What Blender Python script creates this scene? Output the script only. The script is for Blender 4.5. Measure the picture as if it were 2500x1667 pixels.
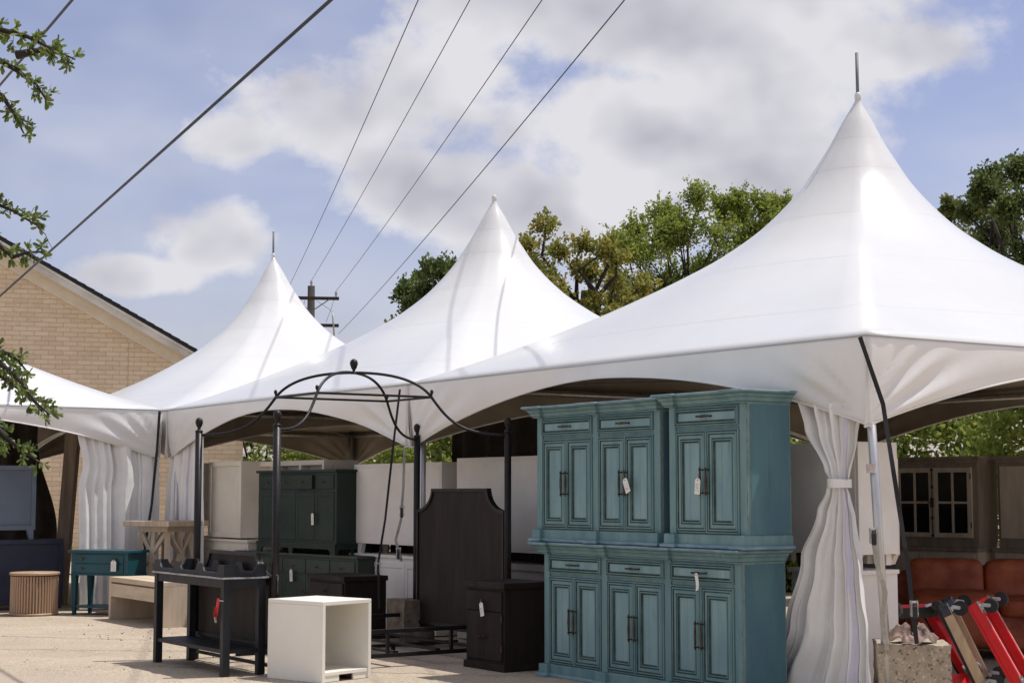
import bpy, bmesh, math, random
import numpy as np
from mathutils import Vector, Matrix
random.seed(7)
R = math.radians
scene = bpy.context.scene
for o in list(bpy.data.objects):
    bpy.data.objects.remove(o)
C = scene.collection

# ------------------------------------------------------------------ camera
cd = bpy.data.cameras.new('camera')
cam = bpy.data.objects.new('camera', cd)
C.objects.link(cam)
cam.location = (0, 0, 1.45)
cam.rotation_euler = (R(90 + 5.306), 0, 0)
cd.sensor_width = 36
cd.lens = 57.6
cd.clip_end = 2000
scene.camera = cam

# ------------------------------------------------------------------ world: daylight sky with cumulus
world = bpy.data.worlds.new('World')
scene.world = world
world.use_nodes = True
wt = world.node_tree
wt.nodes.clear()
SUN_EL, SUN_AZ = R(68), R(75)


def build_world():
    N, L = wt.nodes, wt.links

    def mth(op, a, b=None, c=None, clamp=False):
        n = N.new('ShaderNodeMath'); n.operation = op; n.use_clamp = clamp
        for i, q in enumerate((a, b, c)):
            if q is None: continue
            if isinstance(q, (int, float)): n.inputs[i].default_value = q
            else: L.new(q, n.inputs[i])
        return n.outputs[0]

    def vm(op, a, b=None):
        n = N.new('ShaderNodeVectorMath'); n.operation = op
        for i, q in enumerate((a, b)):
            if q is None: continue
            if isinstance(q, tuple): n.inputs[i].default_value = q
            else: L.new(q, n.inputs[i])
        return n.outputs['Value'] if op == 'DOT_PRODUCT' else n.outputs[0]

    tc = N.new('ShaderNodeTexCoord').outputs['Generated']
    sky = N.new('ShaderNodeTexSky')
    sky.sky_type = 'NISHITA'
    sky.sun_disc = False
    sky.sun_elevation = SUN_EL
    sky.sun_rotation = SUN_AZ
    sky.air_density = 1.0
    sky.dust_density = 1.3
    sky.ozone_density = 3.0

    def noise(vec, scale, detail, rough=0.55, dist=0.0):
        n = N.new('ShaderNodeTexNoise')
        n.inputs['Scale'].default_value = scale
        n.inputs['Detail'].default_value = detail
        n.inputs['Roughness'].default_value = rough
        n.inputs['Distortion'].default_value = dist
        L.new(vec, n.inputs['Vector'])
        return n.outputs['Fac']

    # cumulus heaps in this quarter of the sky: azimuth from +Y to +X, elevation, half sizes in degrees
    heaps = [(-5.2, 12.7, 5.0, 2.9), (-2.9, 13.9, 4.2, 3.0), (-9.6, 12.0, 2.2, 1.3), (-2.2, 10.5, 4.6, 2.3), (7.6, 15.6, 9.2, 3.0), (2.4, 16.6, 5.8, 3.0),
             (13.4, 15.0, 3.4, 1.6), (5.4, 12.4, 8.4, 3.9), (1.4, 9.9, 6.4, 2.6), (9.2, 11.0, 4.6, 2.4), (-10.6, 8.3, 2.6, 1.6), (-12.6, 7.5, 2.6, 0.9)]
    stretch = vm('MULTIPLY', tc, (1.0, 1.0, 1.35))
    warp = noise(stretch, 14.0, 7.0, 0.58)
    heap = None
    for az, el, rx, rz in heaps:
        a, e = R(az), R(el)
        c = (math.sin(a) * math.cos(e), math.cos(a) * math.cos(e), math.sin(e))
        rt = (math.cos(a), -math.sin(a), 0.0)
        up = (-math.sin(a) * math.sin(e), -math.cos(a) * math.sin(e), math.cos(e))
        ex = mth('MULTIPLY', vm('DOT_PRODUCT', tc, rt), 1 / math.sin(R(rx)))
        ez = mth('MULTIPLY', vm('DOT_PRODUCT', tc, up), 1 / math.sin(R(rz)))
        ez2 = mth('MULTIPLY_ADD', mth('MINIMUM', ez, 0.0), 0.35, ez)      # flatter base than top
        val = mth('SUBTRACT', 1.0, mth('SQRT', mth('MULTIPLY_ADD', ex, ex, mth('MULTIPLY', ez2, ez2))))
        heap = val if heap is None else mth('SMOOTH_MAX', heap, val, 0.25)
    # all round the rest of the sky: scattered cumulus of the same kind, cover raised to add fill light
    low = noise(vm('MULTIPLY', tc, (1.0, 1.0, 1.8)), 2.6, 3.0, 0.5)
    rest = mth('MULTIPLY', mth('SUBTRACT', low, 0.47), 4.5)
    gate = N.new('ShaderNodeMapRange'); gate.interpolation_type = 'SMOOTHSTEP'
    L.new(vm('DOT_PRODUCT', tc, (0.0, 0.985, 0.17)), gate.inputs['Value'])
    gate.inputs['From Min'].default_value = 0.86; gate.inputs['From Max'].default_value = 0.92
    mixd = N.new('ShaderNodeMix'); mixd.data_type = 'FLOAT'
    L.new(gate.outputs[0], mixd.inputs[0]); L.new(rest, mixd.inputs[2]); L.new(heap, mixd.inputs[3])
    body = mixd.outputs[0]
    d0 = mth('MULTIPLY_ADD', mth('SUBTRACT', warp, 0.5), 2.2, mth('MULTIPLY', body, 1.0))
    mask = N.new('ShaderNodeMapRange'); mask.interpolation_type = 'SMOOTHSTEP'
    L.new(d0, mask.inputs['Value'])
    mask.inputs['From Min'].default_value = -0.17
    mask.inputs['From Max'].default_value = 0.44
    # thin high veil
    veil = noise(vm('MULTIPLY', tc, (1.0, 1.0, 3.0)), 3.6, 3.0, 0.6)
    veil_r = N.new('ShaderNodeMapRange'); L.new(veil, veil_r.inputs['Value'])
    veil_r.inputs['From Min'].default_value = 0.40
    veil_r.inputs['From Max'].default_value = 0.75
    veil_r.inputs['To Max'].default_value = 0.5
    cover = mth('MAXIMUM', mask.outputs[0], veil_r.outputs[0], clamp=True)
    # light and shade of the billows: how the cloud thins towards the sun
    w2 = noise(vm('ADD', stretch, (0.012, 0.004, 0.036)), 9.0, 3.0, 0.5)
    w1 = noise(stretch, 9.0, 3.0, 0.5)
    sh = mth('MULTIPLY', mth('SUBTRACT', w1, w2), 2.7)
    shade = mth('ADD', mth('MULTIPLY_ADD', mth('MAXIMUM', d0, 0.0), -0.20, 0.78), sh, clamp=True)
    ramp = N.new('ShaderNodeValToRGB')
    ramp.color_ramp.elements[0].position = 0.15
    ramp.color_ramp.elements[0].color = (4.0, 3.98, 4.55, 1)
    ramp.color_ramp.elements[1].position = 0.90
    ramp.color_ramp.elements[1].color = (6.15, 6.1, 6.45, 1)
    L.new(shade, ramp.inputs[0])
    tint = N.new('ShaderNodeMix'); tint.data_type = 'RGBA'; tint.blend_type = 'MULTIPLY'
    tint.inputs[0].default_value = 1.0
    L.new(sky.outputs[0], tint.inputs[6])
    tint.inputs[7].default_value = SKY_TINT
    mix = N.new('ShaderNodeMix'); mix.data_type = 'RGBA'
    L.new(cover, mix.inputs[0])
    L.new(tint.outputs[2], mix.inputs[6])
    L.new(ramp.outputs[0], mix.inputs[7])
    bg = N.new('ShaderNodeBackground')
    bg.inputs['Strength'].default_value = 0.1
    L.new(mix.outputs[2], bg.inputs['Color'])
    out = N.new('ShaderNodeOutputWorld')
    L.new(bg.outputs[0], out.inputs['Surface'])


SKY_TINT = (1.25, 1.0, 1.03, 1)
build_world()

sd = bpy.data.lights.new('sun', 'SUN')
sun = bpy.data.objects.new('sun', sd)
C.objects.link(sun)
sd.energy = 3.4
sd.angle = R(0.53)
sd.color = (1.0, 0.965, 0.91)
sv = Vector((math.sin(SUN_AZ) * math.cos(SUN_EL), math.cos(SUN_AZ) * math.cos(SUN_EL), math.sin(SUN_EL)))
sun.rotation_euler = sv.to_track_quat('Z', 'Y').to_euler()
sun.location = (20, 10, 40)

vs = scene.view_settings
vs.view_transform = 'Standard'
vs.look = 'None'
vs.gamma = 1
vs.use_curve_mapping = False
vs.exposure = 0.30

# ------------------------------------------------------------------ materials
MATS = {}


def individual(N, L, tc):
    """object coordinates shifted by the object's own random number, so that alike pieces wear differently"""
    oi = N.new('ShaderNodeObjectInfo')
    ml = N.new('ShaderNodeVectorMath'); ml.operation = 'SCALE'
    ml.inputs[0].default_value = (17.3, 9.1, 23.7)
    L.new(oi.outputs['Random'], ml.inputs['Scale'])
    ad = N.new('ShaderNodeVectorMath'); ad.operation = 'ADD'
    L.new(tc.outputs['Object'], ad.inputs[0]); L.new(ml.outputs[0], ad.inputs[1])
    return ad.outputs[0]


def pm(name, col, rough=0.5, var=0.12, scale=6.0, bump=0.0, bscale=60.0, metal=0.0, stretch=(1, 1, 1),
       spec=0.5, col2=None, trans=0.0, detail=5.0, rvar=0.08, attr=None, coat=0.0, objrand=0.0):
    """procedural material: colour broken up by noise, fine relief by bump"""
    m = bpy.data.materials.new(name)
    m.use_nodes = True
    nt = m.node_tree
    N, L = nt.nodes, nt.links
    b = N['Principled BSDF']
    tc = N.new('ShaderNodeTexCoord')
    mp = N.new('ShaderNodeMapping')
    mp.inputs['Scale'].default_value = stretch
    L.new(individual(N, L, tc), mp.inputs['Vector'])
    n1 = N.new('ShaderNodeTexNoise')
    n1.inputs['Scale'].default_value = scale
    n1.inputs['Detail'].default_value = detail
    n1.inputs['Roughness'].default_value = 0.6
    L.new(mp.outputs[0], n1.inputs['Vector'])
    c2 = col2 if col2 else tuple(max(0, c * (1 - 2.2 * var)) for c in col)
    mx = N.new('ShaderNodeMix'); mx.data_type = 'RGBA'
    mr = N.new('ShaderNodeMapRange')
    mr.inputs['From Min'].default_value = 0.36
    mr.inputs['From Max'].default_value = 0.66
    L.new(n1.outputs['Fac'], mr.inputs['Value'])
    fac = mr.outputs[0]
    if attr:
        at = N.new('ShaderNodeAttribute'); at.attribute_name = attr
        ad = N.new('ShaderNodeMath'); ad.operation = 'MULTIPLY_ADD'
        L.new(at.outputs['Fac'], ad.inputs[0]); ad.inputs[1].default_value = 0.75
        sc = N.new('ShaderNodeMath'); sc.operation = 'MULTIPLY'
        L.new(fac, sc.inputs[0]); sc.inputs[1].default_value = 0.45
        L.new(sc.outputs[0], ad.inputs[2]); ad.use_clamp = True
        fac = ad.outputs[0]
    if objrand:
        oi = N.new('ShaderNodeObjectInfo')
        ad = N.new('ShaderNodeMath'); ad.operation = 'MULTIPLY_ADD'
        L.new(oi.outputs['Random'], ad.inputs[0]); ad.inputs[1].default_value = objrand
        sc = N.new('ShaderNodeMath'); sc.operation = 'MULTIPLY'
        L.new(fac, sc.inputs[0]); sc.inputs[1].default_value = 1 - objrand
        L.new(sc.outputs[0], ad.inputs[2]); ad.use_clamp = True
        fac = ad.outputs[0]
    L.new(fac, mx.inputs[0])
    mx.inputs[6].default_value = (*col, 1)
    mx.inputs[7].default_value = (*c2, 1)
    L.new(mx.outputs[2], b.inputs['Base Color'])
    b.inputs['Roughness'].default_value = rough
    b.inputs['Metallic'].default_value = metal
    b.inputs['Specular IOR Level'].default_value = spec
    b.inputs['Coat Weight'].default_value = coat
    if rvar:
        rm = N.new('ShaderNodeMath'); rm.operation = 'MULTIPLY_ADD'; rm.use_clamp = True
        L.new(n1.outputs['Fac'], rm.inputs[0]); rm.inputs[1].default_value = rvar * 2
        rm.inputs[2].default_value = rough - rvar
        L.new(rm.outputs[0], b.inputs['Roughness'])
    if bump:
        n2 = N.new('ShaderNodeTexNoise')
        n2.inputs['Scale'].default_value = bscale
        n2.inputs['Detail'].default_value = 4
        L.new(mp.outputs[0], n2.inputs['Vector'])
        bp = N.new('ShaderNodeBump')
        bp.inputs['Strength'].default_value = bump
        bp.inputs['Distance'].default_value = 0.01
        L.new(n2.outputs['Fac'], bp.inputs['Height'])
        L.new(bp.outputs[0], b.inputs['Normal'])
    if trans:
        tr = N.new('ShaderNodeBsdfTranslucent')
        L.new(mx.outputs[2], tr.inputs['Color'])
        ms = N.new('ShaderNodeMixShader')
        ms.inputs[0].default_value = trans
        L.new(b.outputs[0], ms.inputs[1]); L.new(tr.outputs[0], ms.inputs[2])
        L.new(ms.outputs[0], N['Material Output'].inputs['Surface'])
    MATS[name] = m
    return m


def streaks(m, col, scale=(26, 26, 2.2), lo=0.63, hi=0.70, strength=0.7):
    """worn grain lines of another colour laid over a pm() material"""
    nt = m.node_tree
    N, L = nt.nodes, nt.links
    b = N['Principled BSDF']
    src = b.inputs['Base Color'].links[0].from_socket
    tc = N.new('ShaderNodeTexCoord')
    mp = N.new('ShaderNodeMapping'); mp.inputs['Scale'].default_value = scale
    L.new(individual(N, L, tc), mp.inputs['Vector'])
    n = N.new('ShaderNodeTexNoise'); n.inputs['Scale'].default_value = 1.0
    n.inputs['Detail'].default_value = 6; n.inputs['Roughness'].default_value = 0.65
    L.new(mp.outputs[0], n.inputs['Vector'])
    mr = N.new('ShaderNodeMapRange')
    mr.inputs['From Min'].default_value = lo; mr.inputs['From Max'].default_value = hi
    mr.inputs['To Max'].default_value = strength
    L.new(n.outputs['Fac'], mr.inputs['Value'])
    mx = N.new('ShaderNodeMix'); mx.data_type = 'RGBA'
    L.new(mr.outputs[0], mx.inputs[0]); L.new(src, mx.inputs[6])
    mx.inputs[7].default_value = (*col, 1)
    L.new(mx.outputs[2], b.inputs['Base Color'])
    return m


pm('vinyl', (0.655, 0.662, 0.66), 0.25, 0.02, 0.9, 0.24, 4.0, spec=0.5, rvar=0.05, col2=(0.615, 0.62, 0.61))  # roof vinyl, colour darkened to hold back the sunlit glare
pm('vinyl_valance', (0.82, 0.815, 0.795), 0.33, 0.02, 0.9, 0.24, 4.0, spec=0.45, rvar=0.05, col2=(0.75, 0.74, 0.71))  # same vinyl as the roof, colour lightened to lift the shaded valances
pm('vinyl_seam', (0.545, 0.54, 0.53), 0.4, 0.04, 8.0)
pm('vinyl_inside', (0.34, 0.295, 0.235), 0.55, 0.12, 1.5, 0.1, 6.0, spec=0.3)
pm('vinyl_curtain', (0.85, 0.845, 0.825), 0.42, 0.05, 2.5, 0.7, 5.0, spec=0.45)  # same vinyl again, colour lightened to lift the shaded curtains
pm('zip_tape', (0.66, 0.645, 0.76), 0.5, 0.05)
pm('aluminium', (0.62, 0.62, 0.61), 0.42, 0.1, 9.0, metal=0.85, stretch=(1, 1, .3))
pm('galvanised', (0.16, 0.165, 0.18), 0.6, 0.12, 12.0, metal=0.1)
pm('steel', (0.55, 0.55, 0.53), 0.35, 0.15, 30.0, metal=0.9)
pm('strap_black', (0.012, 0.012, 0.016), 0.75, 0.1, 60.0, 0.3, 300)
pm('strap_grey', (0.4, 0.38, 0.33), 0.8, 0.1, 40.0, 0.3, 300)
pm('pavement', (0.515, 0.44, 0.335), 0.9, 0.1, 0.9)
t = pm('teal_paint', (0.18, 0.292, 0.295), 0.55, 0.1, 2.0, 0.12, 60, stretch=(4, 4, .9), col2=(0.115, 0.22, 0.245), spec=0.2)
streaks(t, (0.06, 0.085, 0.07), (30, 30, 2.4), 0.64, 0.70, 0.75)
t = pm('teal_edge', (0.23, 0.34, 0.38), 0.5, 0.1, 6.0, col2=(0.12, 0.22, 0.29), spec=0.35, stretch=(1, 1, 3))
streaks(t, (0.07, 0.08, 0.07), (5, 5, 40), 0.6, 0.7, 0.8)
pm('teal_glaze', (0.06, 0.10, 0.09), 0.6, 0.2, 12.0, spec=0.25, col2=(0.03, 0.045, 0.038))
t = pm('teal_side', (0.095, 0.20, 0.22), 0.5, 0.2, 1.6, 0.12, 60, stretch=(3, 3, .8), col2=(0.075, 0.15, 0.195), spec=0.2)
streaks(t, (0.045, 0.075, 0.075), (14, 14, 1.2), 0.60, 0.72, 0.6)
pm('iron', (0.05, 0.042, 0.036), 0.5, 0.25, 30.0, metal=0.7, col2=(0.11, 0.08, 0.055))
pm('bed_iron', (0.014, 0.011, 0.012), 0.42, 0.2, 10.0, 0.1, 80, metal=0.0, spec=0.3)
t = pm('espresso', (0.024, 0.017, 0.014), 0.55, 0.18, 3.0, 0.08, 80, stretch=(3, 3, .5), spec=0.2)
t = pm('espresso_side', (0.05, 0.04, 0.036), 0.4, 0.18, 3.0, 0.08, 80, stretch=(3, 3, .5), spec=0.4)
t = pm('console_black', (0.015, 0.017, 0.022), 0.5, 0.2, 4.0, 0.15, 60, stretch=(4, 4, .6), spec=0.3)
streaks(t, (0.06, 0.056, 0.052), (40, 40, 6), 0.66, 0.74, 0.5)
pm('console_edge', (0.42, 0.42, 0.44), 0.4, 0.25, 20.0)
pm('green_paint', (0.023, 0.041, 0.034), 0.42, 0.12, 3.0, 0.05, 80, spec=0.25)
pm('green_paint_dull', (0.042, 0.060, 0.046), 0.45, 0.12, 3.0, 0.05, 80, spec=0.4)
pm('gap_black', (0.008, 0.008, 0.008), 0.9, 0.0)
pm('brass', (0.62, 0.38, 0.12), 0.32, 0.15, 30.0, metal=0.95)
t = pm('cream_paint', (0.80, 0.74, 0.63), 0.5, 0.07, 2.0, 0.04, 60, spec=0.35)
streaks(t, (0.45, 0.38, 0.3), (3, 3, 2), 0.64, 0.75, 0.45)
t = pm('offwhite_paint', (0.82, 0.79, 0.73), 0.5, 0.06, 1.4, 0.04, 60, spec=0.35, col2=(0.70, 0.655, 0.62))
pm('grey_white', (0.55, 0.52, 0.48), 0.5, 0.08, 2.0)
t = pm('cube_white', (0.86, 0.83, 0.75), 0.42, 0.03, 2.0, 0.03, 90, spec=0.4)
t = pm('bleached_wood', (0.62, 0.52, 0.40), 0.6, 0.1, 2.0, 0.2, 50, stretch=(5, 5, .7), col2=(0.50, 0.39, 0.28), spec=0.25)
streaks(t, (0.33, 0.23, 0.15), (34, 34, 2.2), 0.60, 0.72, 0.55)
t = pm('bleached_wood_x', (0.62, 0.52, 0.40), 0.6, 0.1, 2.0, 0.2, 50, stretch=(.7, 5, 5), col2=(0.50, 0.39, 0.28), spec=0.25)
streaks(t, (0.33, 0.23, 0.15), (2.2, 34, 34), 0.60, 0.72, 0.55)
t = pm('pine', (0.66, 0.50, 0.31), 0.5, 0.1, 3.0, 0.1, 50, stretch=(5, 5, .6), col2=(0.52, 0.36, 0.2))
t = pm('drum_tan', (0.46, 0.31, 0.20), 0.5, 0.08, 4.0, 0.06, 70, stretch=(3, 3, .5))
t = pm('drum_dark', (0.16, 0.105, 0.07), 0.6, 0.1)
t = pm('post_wood', (0.33, 0.255, 0.195), 0.75, 0.2, 3.0, 0.3, 40, stretch=(6, 6, .5), col2=(0.19, 0.145, 0.11))
pm('navy_paint', (0.044, 0.051, 0.085), 0.45, 0.15, 3.0, 0.04, 80, spec=0.4)
pm('blue_grey_paint', (0.17, 0.215, 0.28), 0.4, 0.12, 1.5, 0.04, 80, spec=0.45)
pm('deep_teal', (0.007, 0.075, 0.10), 0.4, 0.1, 3.0, 0.03, 80, spec=0.45)
pm('card', (0.80, 0.79, 0.74), 0.7, 0.04, 20.0)
pm('ink', (0.10, 0.09, 0.16), 0.8, 0.0)
pm('ink_red', (0.45, 0.12, 0.12), 0.8, 0.0)
pm('string', (0.55, 0.5, 0.4), 0.8, 0.1)
pm('tag_red', (0.72, 0.03, 0.035), 0.6, 0.15, 40)
pm('red_plastic', (0.74, 0.010, 0.014), 0.38, 0.1, 6.0, 0.06, 50, spec=0.5)
pm('white_tape', (0.6, 0.52, 0.5), 0.6, 0.15, 20.0)
pm('black_rubber', (0.016, 0.016, 0.017), 0.6, 0.2, 20.0, 0.15, 90)
pm('carpet_grey', (0.10, 0.105, 0.12), 0.95, 0.3, 60.0, 0.6, 150)
pm('wheel_grey', (0.12, 0.105, 0.095), 0.6, 0.2, 15.0)
pm('leather', (0.42, 0.105, 0.042), 0.5, 0.16, 4.0, 0.25, 90, spec=0.45, col2=(0.21, 0.035, 0.012))
pm('grey_wood', (0.34, 0.285, 0.225), 0.55, 0.15, 3.0, 0.1, 60, stretch=(4, 4, .6))
pm('grey_wood_light', (0.66, 0.58, 0.47), 0.5, 0.1, 3.0, 0.06, 60, stretch=(4, 4, .6))
pm('glass_dark', (0.012, 0.012, 0.013), 0.05, 0.0, spec=0.6, rvar=0.0)
pm('brick', (0.78, 0.635, 0.45), 0.85, 0.1, 12.0, 0.3, 60, objrand=0.75, col2=(0.65, 0.505, 0.345))
pm('brick_mass', (0.78, 0.635, 0.45), 0.85, 0.1, 12.0, 0.3, 60, attr='rnd', col2=(0.65, 0.505, 0.345))
pm('mortar', (0.57, 0.45, 0.33), 0.95, 0.1, 20.0, 0.3, 90)
t = pm('trim_paint', (0.74, 0.67, 0.55), 0.55, 0.05, 3.0, col2=(0.66, 0.58, 0.46))
t = pm('trim_white', (0.72, 0.69, 0.62), 0.55, 0.08, 1.5, stretch=(1, 4, 1), col2=(0.5, 0.47, 0.4))
pm('shingle', (0.035, 0.033, 0.036), 0.9, 0.25, 20.0, 0.4, 60)
pm('pole_wood', (0.045, 0.034, 0.028), 0.85, 0.25, 8.0, 0.3, 40, stretch=(5, 5, .4))
pm('wire', (0.022, 0.022, 0.025), 0.6, 0.1)
pm('cable', (0.032, 0.032, 0.042), 0.6, 0.15, 40)
pm('porcelain', (0.38, 0.38, 0.38), 0.3, 0.1)
pm('bark', (0.042, 0.033, 0.027), 0.9, 0.3, 6.0, 0.5, 30)
pm('bark_twig', (0.13, 0.105, 0.08), 0.9, 0.2, 12.0)
LEAF = dict(rough=0.5, var=0.1, scale=1.6, spec=0.35, attr='rnd', rvar=0.0, detail=2.0)
pm('leaf_green', (0.37, 0.41, 0.075), col2=(0.17, 0.235, 0.045), trans=0.5, **LEAF)
pm('leaf_yellow', (0.42, 0.33, 0.07), col2=(0.17, 0.22, 0.055), trans=0.5, **LEAF)
pm('leaf_dark', (0.19, 0.235, 0.065), col2=(0.065, 0.10, 0.03), trans=0.42, **LEAF)
pm('leaf_hedge', (0.38, 0.43, 0.085), col2=(0.13, 0.19, 0.04), trans=0.42, **LEAF)
pm('leaf_lime', (0.24, 0.25, 0.06), col2=(0.09, 0.12, 0.03), trans=0.35, **LEAF)
pm('leaf_live_oak', (0.27, 0.33, 0.085), col2=(0.075, 0.12, 0.035), trans=0.4, **LEAF)
pm('dry_leaf', (0.20, 0.09, 0.04), 0.8, 0.2, 20, attr='rnd', col2=(0.06, 0.035, 0.02))
pm('concrete', (0.40, 0.335, 0.255), 0.9, 0.15, 14.0, 0.6, 45, col2=(0.30, 0.25, 0.185))
pm('rag', (0.34, 0.235, 0.195), 0.9, 0.3, 9.0, 0.5, 40, col2=(0.06, 0.042, 0.036))
pm('plywood', (0.36, 0.20, 0.09), 0.7, 0.15, 3.0, stretch=(1, 1, 5))
pm('tarp', (0.05, 0.040, 0.032), 0.8, 0.25, 4.0, 0.3, 30)
pm('concrete_shaded', (0.20, 0.155, 0.115), 0.95, 0.25, 10.0, 0.7, 40)  # darker copy of the concrete, shade under the tent put into its colour
pm('teal_worn', (0.20, 0.22, 0.19), 0.6, 0.3, 18.0, col2=(0.075, 0.075, 0.055))
t = pm('teal_panel', (0.245, 0.375, 0.395), 0.5, 0.1, 1.5, 0.1, 60, stretch=(4, 4, .8), col2=(0.16, 0.28, 0.305), spec=0.2)
streaks(t, (0.07, 0.085, 0.07), (34, 34, 2.6), 0.66, 0.72, 0.75)
pm('crack', (0.17, 0.135, 0.105), 0.95, 0.2, 20.0)

def pavement_detail():
    """exposed-aggregate speckle, dirt drifts and relief for the forecourt"""
    m = MATS['pavement']; nt = m.node_tree; N, L = nt.nodes, nt.links
    b = N['Principled BSDF']
    src = b.inputs['Base Color'].links[0].from_socket
    tc = N.new('ShaderNodeTexCoord')
    vo = N.new('ShaderNodeTexVoronoi'); vo.inputs['Scale'].default_value = 85
    L.new(tc.outputs['Object'], vo.inputs['Vector'])
    sep = N.new('ShaderNodeSeparateColor'); L.new(vo.outputs['Color'], sep.inputs[0])
    rp = N.new('ShaderNodeValToRGB')
    e = rp.color_ramp.elements
    e[0].position = 0.0; e[0].color = (0.34, 0.33, 0.32, 1)
    e[1].position = 1.0; e[1].color = (1.28, 1.24, 1.18, 1)
    k = e.new(0.14); k.color = (0.80, 0.78, 0.76, 1)
    k = e.new(0.75); k.color = (1.03, 1.02, 1.0, 1)
    L.new(sep.outputs[0], rp.inputs[0])
    mx = N.new('ShaderNodeMix'); mx.data_type = 'RGBA'; mx.blend_type = 'MULTIPLY'
    mx.inputs[0].default_value = 1.0
    L.new(src, mx.inputs[6]); L.new(rp.outputs[0], mx.inputs[7])
    mp = N.new('ShaderNodeMapping'); mp.inputs['Scale'].default_value = (0.35, 2.4, 1)
    mp.inputs['Rotation'].default_value = (0, 0, 0.06)
    L.new(tc.outputs['Object'], mp.inputs['Vector'])
    n = N.new('ShaderNodeTexNoise'); n.inputs['Scale'].default_value = 1.1; n.inputs['Detail'].default_value = 6
    L.new(mp.outputs[0], n.inputs['Vector'])
    mr = N.new('ShaderNodeMapRange')
    mr.inputs['From Min'].default_value = 0.40; mr.inputs['From Max'].default_value = 0.68
    mr.inputs['To Max'].default_value = 0.75
    L.new(n.outputs['Fac'], mr.inputs['Value'])
    mx2 = N.new('ShaderNodeMix'); mx2.data_type = 'RGBA'
    L.new(mr.outputs[0], mx2.inputs[0]); L.new(mx.outputs[2], mx2.inputs[6])
    mx2.inputs[7].default_value = (0.40, 0.32, 0.255, 1)
    L.new(mx2.outputs[2], b.inputs['Base Color'])
    bp = N.new('ShaderNodeBump'); bp.inputs['Strength'].default_value = 0.6; bp.inputs['Distance'].default_value = 0.008
    L.new(vo.outputs['Distance'], bp.inputs['Height'])
    L.new(bp.outputs[0], b.inputs['Normal'])


def speckle(name, dark, light, scale=60):
    m = MATS[name]; nt = m.node_tree; N, L = nt.nodes, nt.links
    b = N['Principled BSDF']
    src = b.inputs['Base Color'].links[0].from_socket
    tc = N.new('ShaderNodeTexCoord')
    vo = N.new('ShaderNodeTexVoronoi'); vo.inputs['Scale'].default_value = scale
    L.new(tc.outputs['Object'], vo.inputs['Vector'])
    sep = N.new('ShaderNodeSeparateColor'); L.new(vo.outputs['Color'], sep.inputs[0])
    rp = N.new('ShaderNodeValToRGB'); e = rp.color_ramp.elements
    e[0].position = 0.0; e[0].color = (dark, dark, dark, 1)
    e[1].position = 1.0; e[1].color = (light, light, light, 1)
    k = e.new(0.16); k.color = (1, 1, 1, 1)
    k = e.new(0.8); k.color = (1, 1, 1, 1)
    L.new(sep.outputs[1], rp.inputs[0])
    mx = N.new('ShaderNodeMix'); mx.data_type = 'RGBA'; mx.blend_type = 'MULTIPLY'; mx.inputs[0].default_value = 1
    L.new(src, mx.inputs[6]); L.new(rp.outputs[0], mx.inputs[7])
    L.new(mx.outputs[2], b.inputs['Base Color'])


pavement_detail()
speckle('concrete', 0.35, 1.5, 70)


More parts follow.
